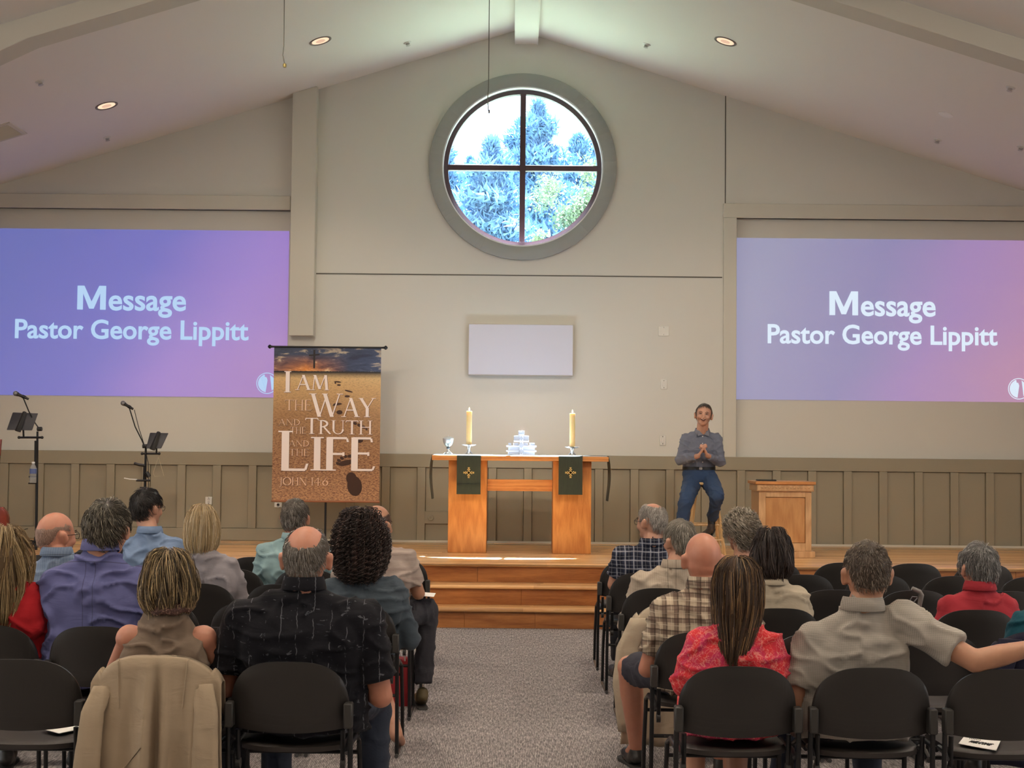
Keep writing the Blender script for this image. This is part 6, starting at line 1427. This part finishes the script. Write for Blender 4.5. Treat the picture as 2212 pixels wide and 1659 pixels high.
# ------------------------------------------------------------------ coats over chairs
def coat(lb, row, x, mat, w, zb, sleeves, seed, yo=0.0, flare=(0, 0), amp=.018, groove=0.0):
    Yr = ROWS[row]; t = thing('coat', lb, 'coat', (x, Yr, 0)); m = MB(); N = 60; rows = []
    def top(xx): a_ = min(1, abs(xx) / .222); return .590 + .166 * max(0, 1 - a_ ** 3) ** .45 + .012
    R_ = 26
    def pt(i, j, off):
        u = -1 + 2 * i / N; xx = w * u; zt_ = top(xx * .211 / w if abs(xx) > .2 else xx); yc = -.018 + .05 * min(1, abs(xx) / .21) ** 2
        if j < 5: f = j / 5; z = zt_ - .14 * (1 - f) ** 1.2; y = yc + .030 + .03 * (1 - f); k_ = 0
        elif j < 8: f = (j - 5) / 3; z = zt_ + .006 * math.sin(PI * f); y = yc + .030 - .062 * f; k_ = 0
        else: f = (j - 8) / (R_ - 8); z = zt_ + (zb - zt_) * f; y = yc - .032 - .010 * f; k_ = f
        fl = flare[0] if u < 0 else flare[1]; xx2 = xx + u * fl * k_
        fold_ = (math.sin(u * 9.5 + seed) * .6 + math.sin(u * 17 + 1.3 * seed + k_ * 1.5) * .4 + .5 * mnoise.noise(Vector((u * 3, k_ * 2.2, seed)))) * amp * min(1, k_ * 1.6 + .1)
        fold_ -= groove * (math.exp(-((u - .06) / .045) ** 2) - .45 * math.exp(-((u + .07) / .05) ** 2) - .45 * math.exp(-((u - .19) / .05) ** 2)) * min(1, k_ * 2.2)
        return (xx2, y - fold_ - abs(amp) * min(1, k_ * 2) - off + yo, z)
    rows = [[pt(i, j, 0) for i in range(N + 1)] + [pt(i, j, -.006) for i in range(N, -1, -1)] for j in range(R_ + 1)]
    m.loft(rows); me = m.mesh('coat_body', 0, 180); link('coat_body', me, mat, t)
    for pts, rad, fl in sleeves:
        m = MB(); sp = []; 
        for k in range(13):
            f = k / 12 * (len(pts) - 1); i_ = min(int(f), len(pts) - 2); sp.append(Vector(pts[i_]).lerp(Vector(pts[i_ + 1]), f - i_))
        rings = []
        for k, p in enumerate(sp):
            r_ = rad[0] + (rad[1] - rad[0]) * k / 12; rings.append([p + Vector((r_ * math.cos(2 * PI * q / 20) * (1 + .10 * mnoise.noise(Vector((q * .8, k * .5, seed)))), fl * r_ * math.sin(2 * PI * q / 20) * (1 + .5 * mnoise.noise(Vector((q * .9, k * .35, seed + 4)))), (.008 * mnoise.noise(Vector((q, k, 1)))))) for q in range(20)])
        m.loft(rings); ob('sleeve', m, mat, t, 0, 180)
    return t, pt
M_SUEDE = S_('beige_suede', (.36, .285, .20, 1), .9, 500, .07); M_CREAM = S_('cream_jacket', (.44, .37, .275, 1), .9, 500, .05); M_NAVY = S_('navy_jacket', (.010, .010, .026, 1), .8)
x1 = (340 - 1110) / 604.0 + .012
t, pt = coat('beige suede coat draped over the chair back behind the woman in taupe', 'A', x1, M_SUEDE, .232, .16, [([(-.180, -.018, .665), (-.205, -.060, .58), (-.212, -.080, .45), (-.225, -.085, .18)], (.036, .050), .50), ([(.170, -.018, .675), (.192, -.055, .58), (.195, -.075, .45), (.205, -.085, .18)], (.038, .050), .50)], 2.0, 0, (.02, .02), .022, .055)
m = MB(); m.tube([(lambda p: (p[0], p[1] - .003, p[2]))(pt(i, 20.5 - (i - 14) * .27, 0)) for i in range(14, 29)], .0022, 6); ob('seam', m, M_SUEDE, t)
m = MB(); m.tube([(lambda p: (p[0], p[1] - .003, p[2]))(pt(14 + (j - 20.5) * .5, j, 0)) for j in (20.5, 21.5, 22.5, 23.5, 24.5, 25.5)], .0022, 6); ob('seam', m, M_SUEDE, t)
for s_, cx in ((-1, 13), (1, 46)):
    m = MB(); m.tube([(lambda p: (p[0], p[1] - .004, p[2]))(pt(cx + s_ * (-.35) * (j - 6), j, 0)) for j in (7, 8, 9, 10, 11, 12, 13)], .0022, 6); ob('seam', m, M_SUEDE, t)
coat('cream jacket hanging over the third row aisle chair, right of the aisle', 'C', .81, M_CREAM, .236, .10, [([(-.19, -.02, .70), (-.255, -.03, .56), (-.270, -.04, .38), (-.24, -.03, .16)], (.05, .056), .6)], 5.0, 0, (.05, .0), .022)
coat('navy jacket over the chair back behind the person in teal', 'B', seat_x(1, 3), M_NAVY, .236, .22, [([(-.17, -.03, .74), (-.22, -.05, .60), (-.22, -.06, .35)], (.05, .05), .6)], 7.0, 0, (.02, .02), .02)

# ------------------------------------------------------------------ small things among the chairs
bx, by = -.715, 8.40; t = thing('gift_bag', 'crumpled red paper bag standing on the carpet under the fourth row aisle chair', 'bag', (bx, by, 0))
m = MB(); rings = []
for z, sx_, sy_ in ((.0, .125, .05), (.05, .128, .055), (.14, .120, .050), (.22, .112, .035), (.27, .108, .028)):
    rg = []
    for k in range(28):
        a_ = 2 * PI * k / 28; cx, cy = math.cos(a_), math.sin(a_); e = .35
        px_ = sx_ * math.copysign(abs(cx) ** e, cx); py_ = sy_ * math.copysign(abs(cy) ** e, cy); nn = .010 * mnoise.noise(Vector((px_ * 22, py_ * 22, z * 16)))
        rg.append((px_ + nn, py_ + nn * 1.5, z + (.01 * math.sin(k) if z > .25 else 0)))
    rings.append(rg)
m.loft(rings); ob('bag_body', m, pbr('red_paper', (.42, .025, .035, 1), .45, var=.2, vs=10), t, 0, 25)
ob('handle', MB().tube([(.03, -.03, .26), (.035, -.035, .31), (.06, -.035, .335), (.085, -.035, .31), (.09, -.03, .26)], .004, 6), M_WHITE, t)
def paper(lb, corners, z, grp=None, text=None):
    pts = [PZ(px, py, z) for px, py in corners]; c = sum(pts, Vector()) / 4; t = thing('paper_sheet', lb, 'paper', c, 0, grp)
    v = [p - c for p in pts]; ob('sheet', MB().loft([v, [p + Vector((0, 0, .0016)) for p in v]]), M_WHITE, t)
    return t, pts, c
SZ = .4495
paper('white folded leaflet on the empty seat at the lower left', [(88, 1574), (173, 1563), (176, 1575), (128, 1585)], SZ)
t, pts, c = paper('white printed card lying on the empty seat at the lower right', [(2088, 1585), (2163, 1597), (2152, 1622), (2070, 1607)], SZ)
ux = (pts[1] - pts[0]).normalized(); w_ = (pts[1] - pts[0]).length
tx = text_obj('printed_word', 'WELCOME', .050, 0, 0, 0, M_BLACK, t, w_ * .62, .012)
tx.rotation_euler = (math.radians(-90), 0, math.atan2(ux.y, ux.x)); tx.location = (-.022, -.045, .0022)
tx2 = text_obj('printed_line', '. . . . . . .', .05, 0, 0, 0, M_BLACK, t, w_ * .3, .01); tx2.rotation_euler = tx.rotation_euler; tx2.location = (-.012, .03, .0022)
# a leaflet on the bearded man's knee
kz = .655; t = thing('paper_sheet', 'white leaflet resting on the knee of the man in the striped beige shirt', 'paper', P(915, 1284, 8.28)); ob('sheet', MB().box(-.065, .065, -.10, .10, 0, .002, Matrix.Rotation(.06, 4, 'Y')), M_WHITE, t)
# walking cane leaning between the rows
c0 = P(1985, 1300, 7.45); t = thing('walking_cane', 'grey handled walking cane standing between the rows, right side', 'cane', (c0.x, 7.45, 0)); cq = lambda px, py: P(px, py, 7.45) - Vector((c0.x, 7.45, 0))
M_GRIP = pbr('grey_grip', (.16, .15, .14, 1), .35)
ob('handle', MB().tube([cq(1970, 1271), cq(1976, 1274), cq(1986, 1279), cq(1990, 1286), cq(1988, 1298), cq(1983, 1324)], [.011, .013, .015, .015, .013, .011], 12), M_GRIP, t)
e_ = cq(1983, 1324); ob('shaft', MB().tube([e_, (e_.x - .02, 0, .02)], .010, 10), M_BLACK, t); ob('rubber_tip', MB().tube([(e_.x - .02, 0, .03), (e_.x - .02, 0, 0)], .016, 10), M_BLACKP, t)
ob('wrist_strap', MB().tube([cq(1982, 1290), cq(1971, 1289), cq(1966, 1297), cq(1969, 1306), cq(1976, 1299), cq(1982, 1292)], .0035, 6), M_STEEL, t)

# patterned scarf round the neck of the woman in taupe
for o in [o for o in bpy.data.objects if o.get('label', '').startswith('woman with short highlighted')]:
    sc_ = NT('scarf_print'); sc_.set(Roughness=.7); cs = sc_.coord(); sc_.base(sc_.ramp(sc_.noise(cs, 60, 3, .7, 2), [(.42, srgb(62, 36, 30)), (.52, srgb(110, 80, 66)), (.63, srgb(190, 170, 150))], 'CONSTANT')); sc_.bump(sc_.noise(cs, 40, 2), .4, .004)
    zc_ = P(368, 1308, 5.24).z; rings = []
    for i in range(41):
        an = 2 * PI * i / 40; r0 = .072; wv = .006 * math.sin(an * 7)
        rings.append([(P(368, 1300, 5.24).x - o.location.x + (r0 + rr) * math.cos(an), .150 + (r0 + rr) * math.sin(an) * .95, zc_ + dz + wv * .7 + .010 * math.sin(an)) for rr, dz in ((-.010, .0), (-.008, .020), (-.002, .023), (.006, .008), (.013, -.012), (.007, -.016), (-.002, -.004))])
    m = MB(); m.loft(rings, cap=False); ob('scarf', m, sc_.m, o, 0, 180)
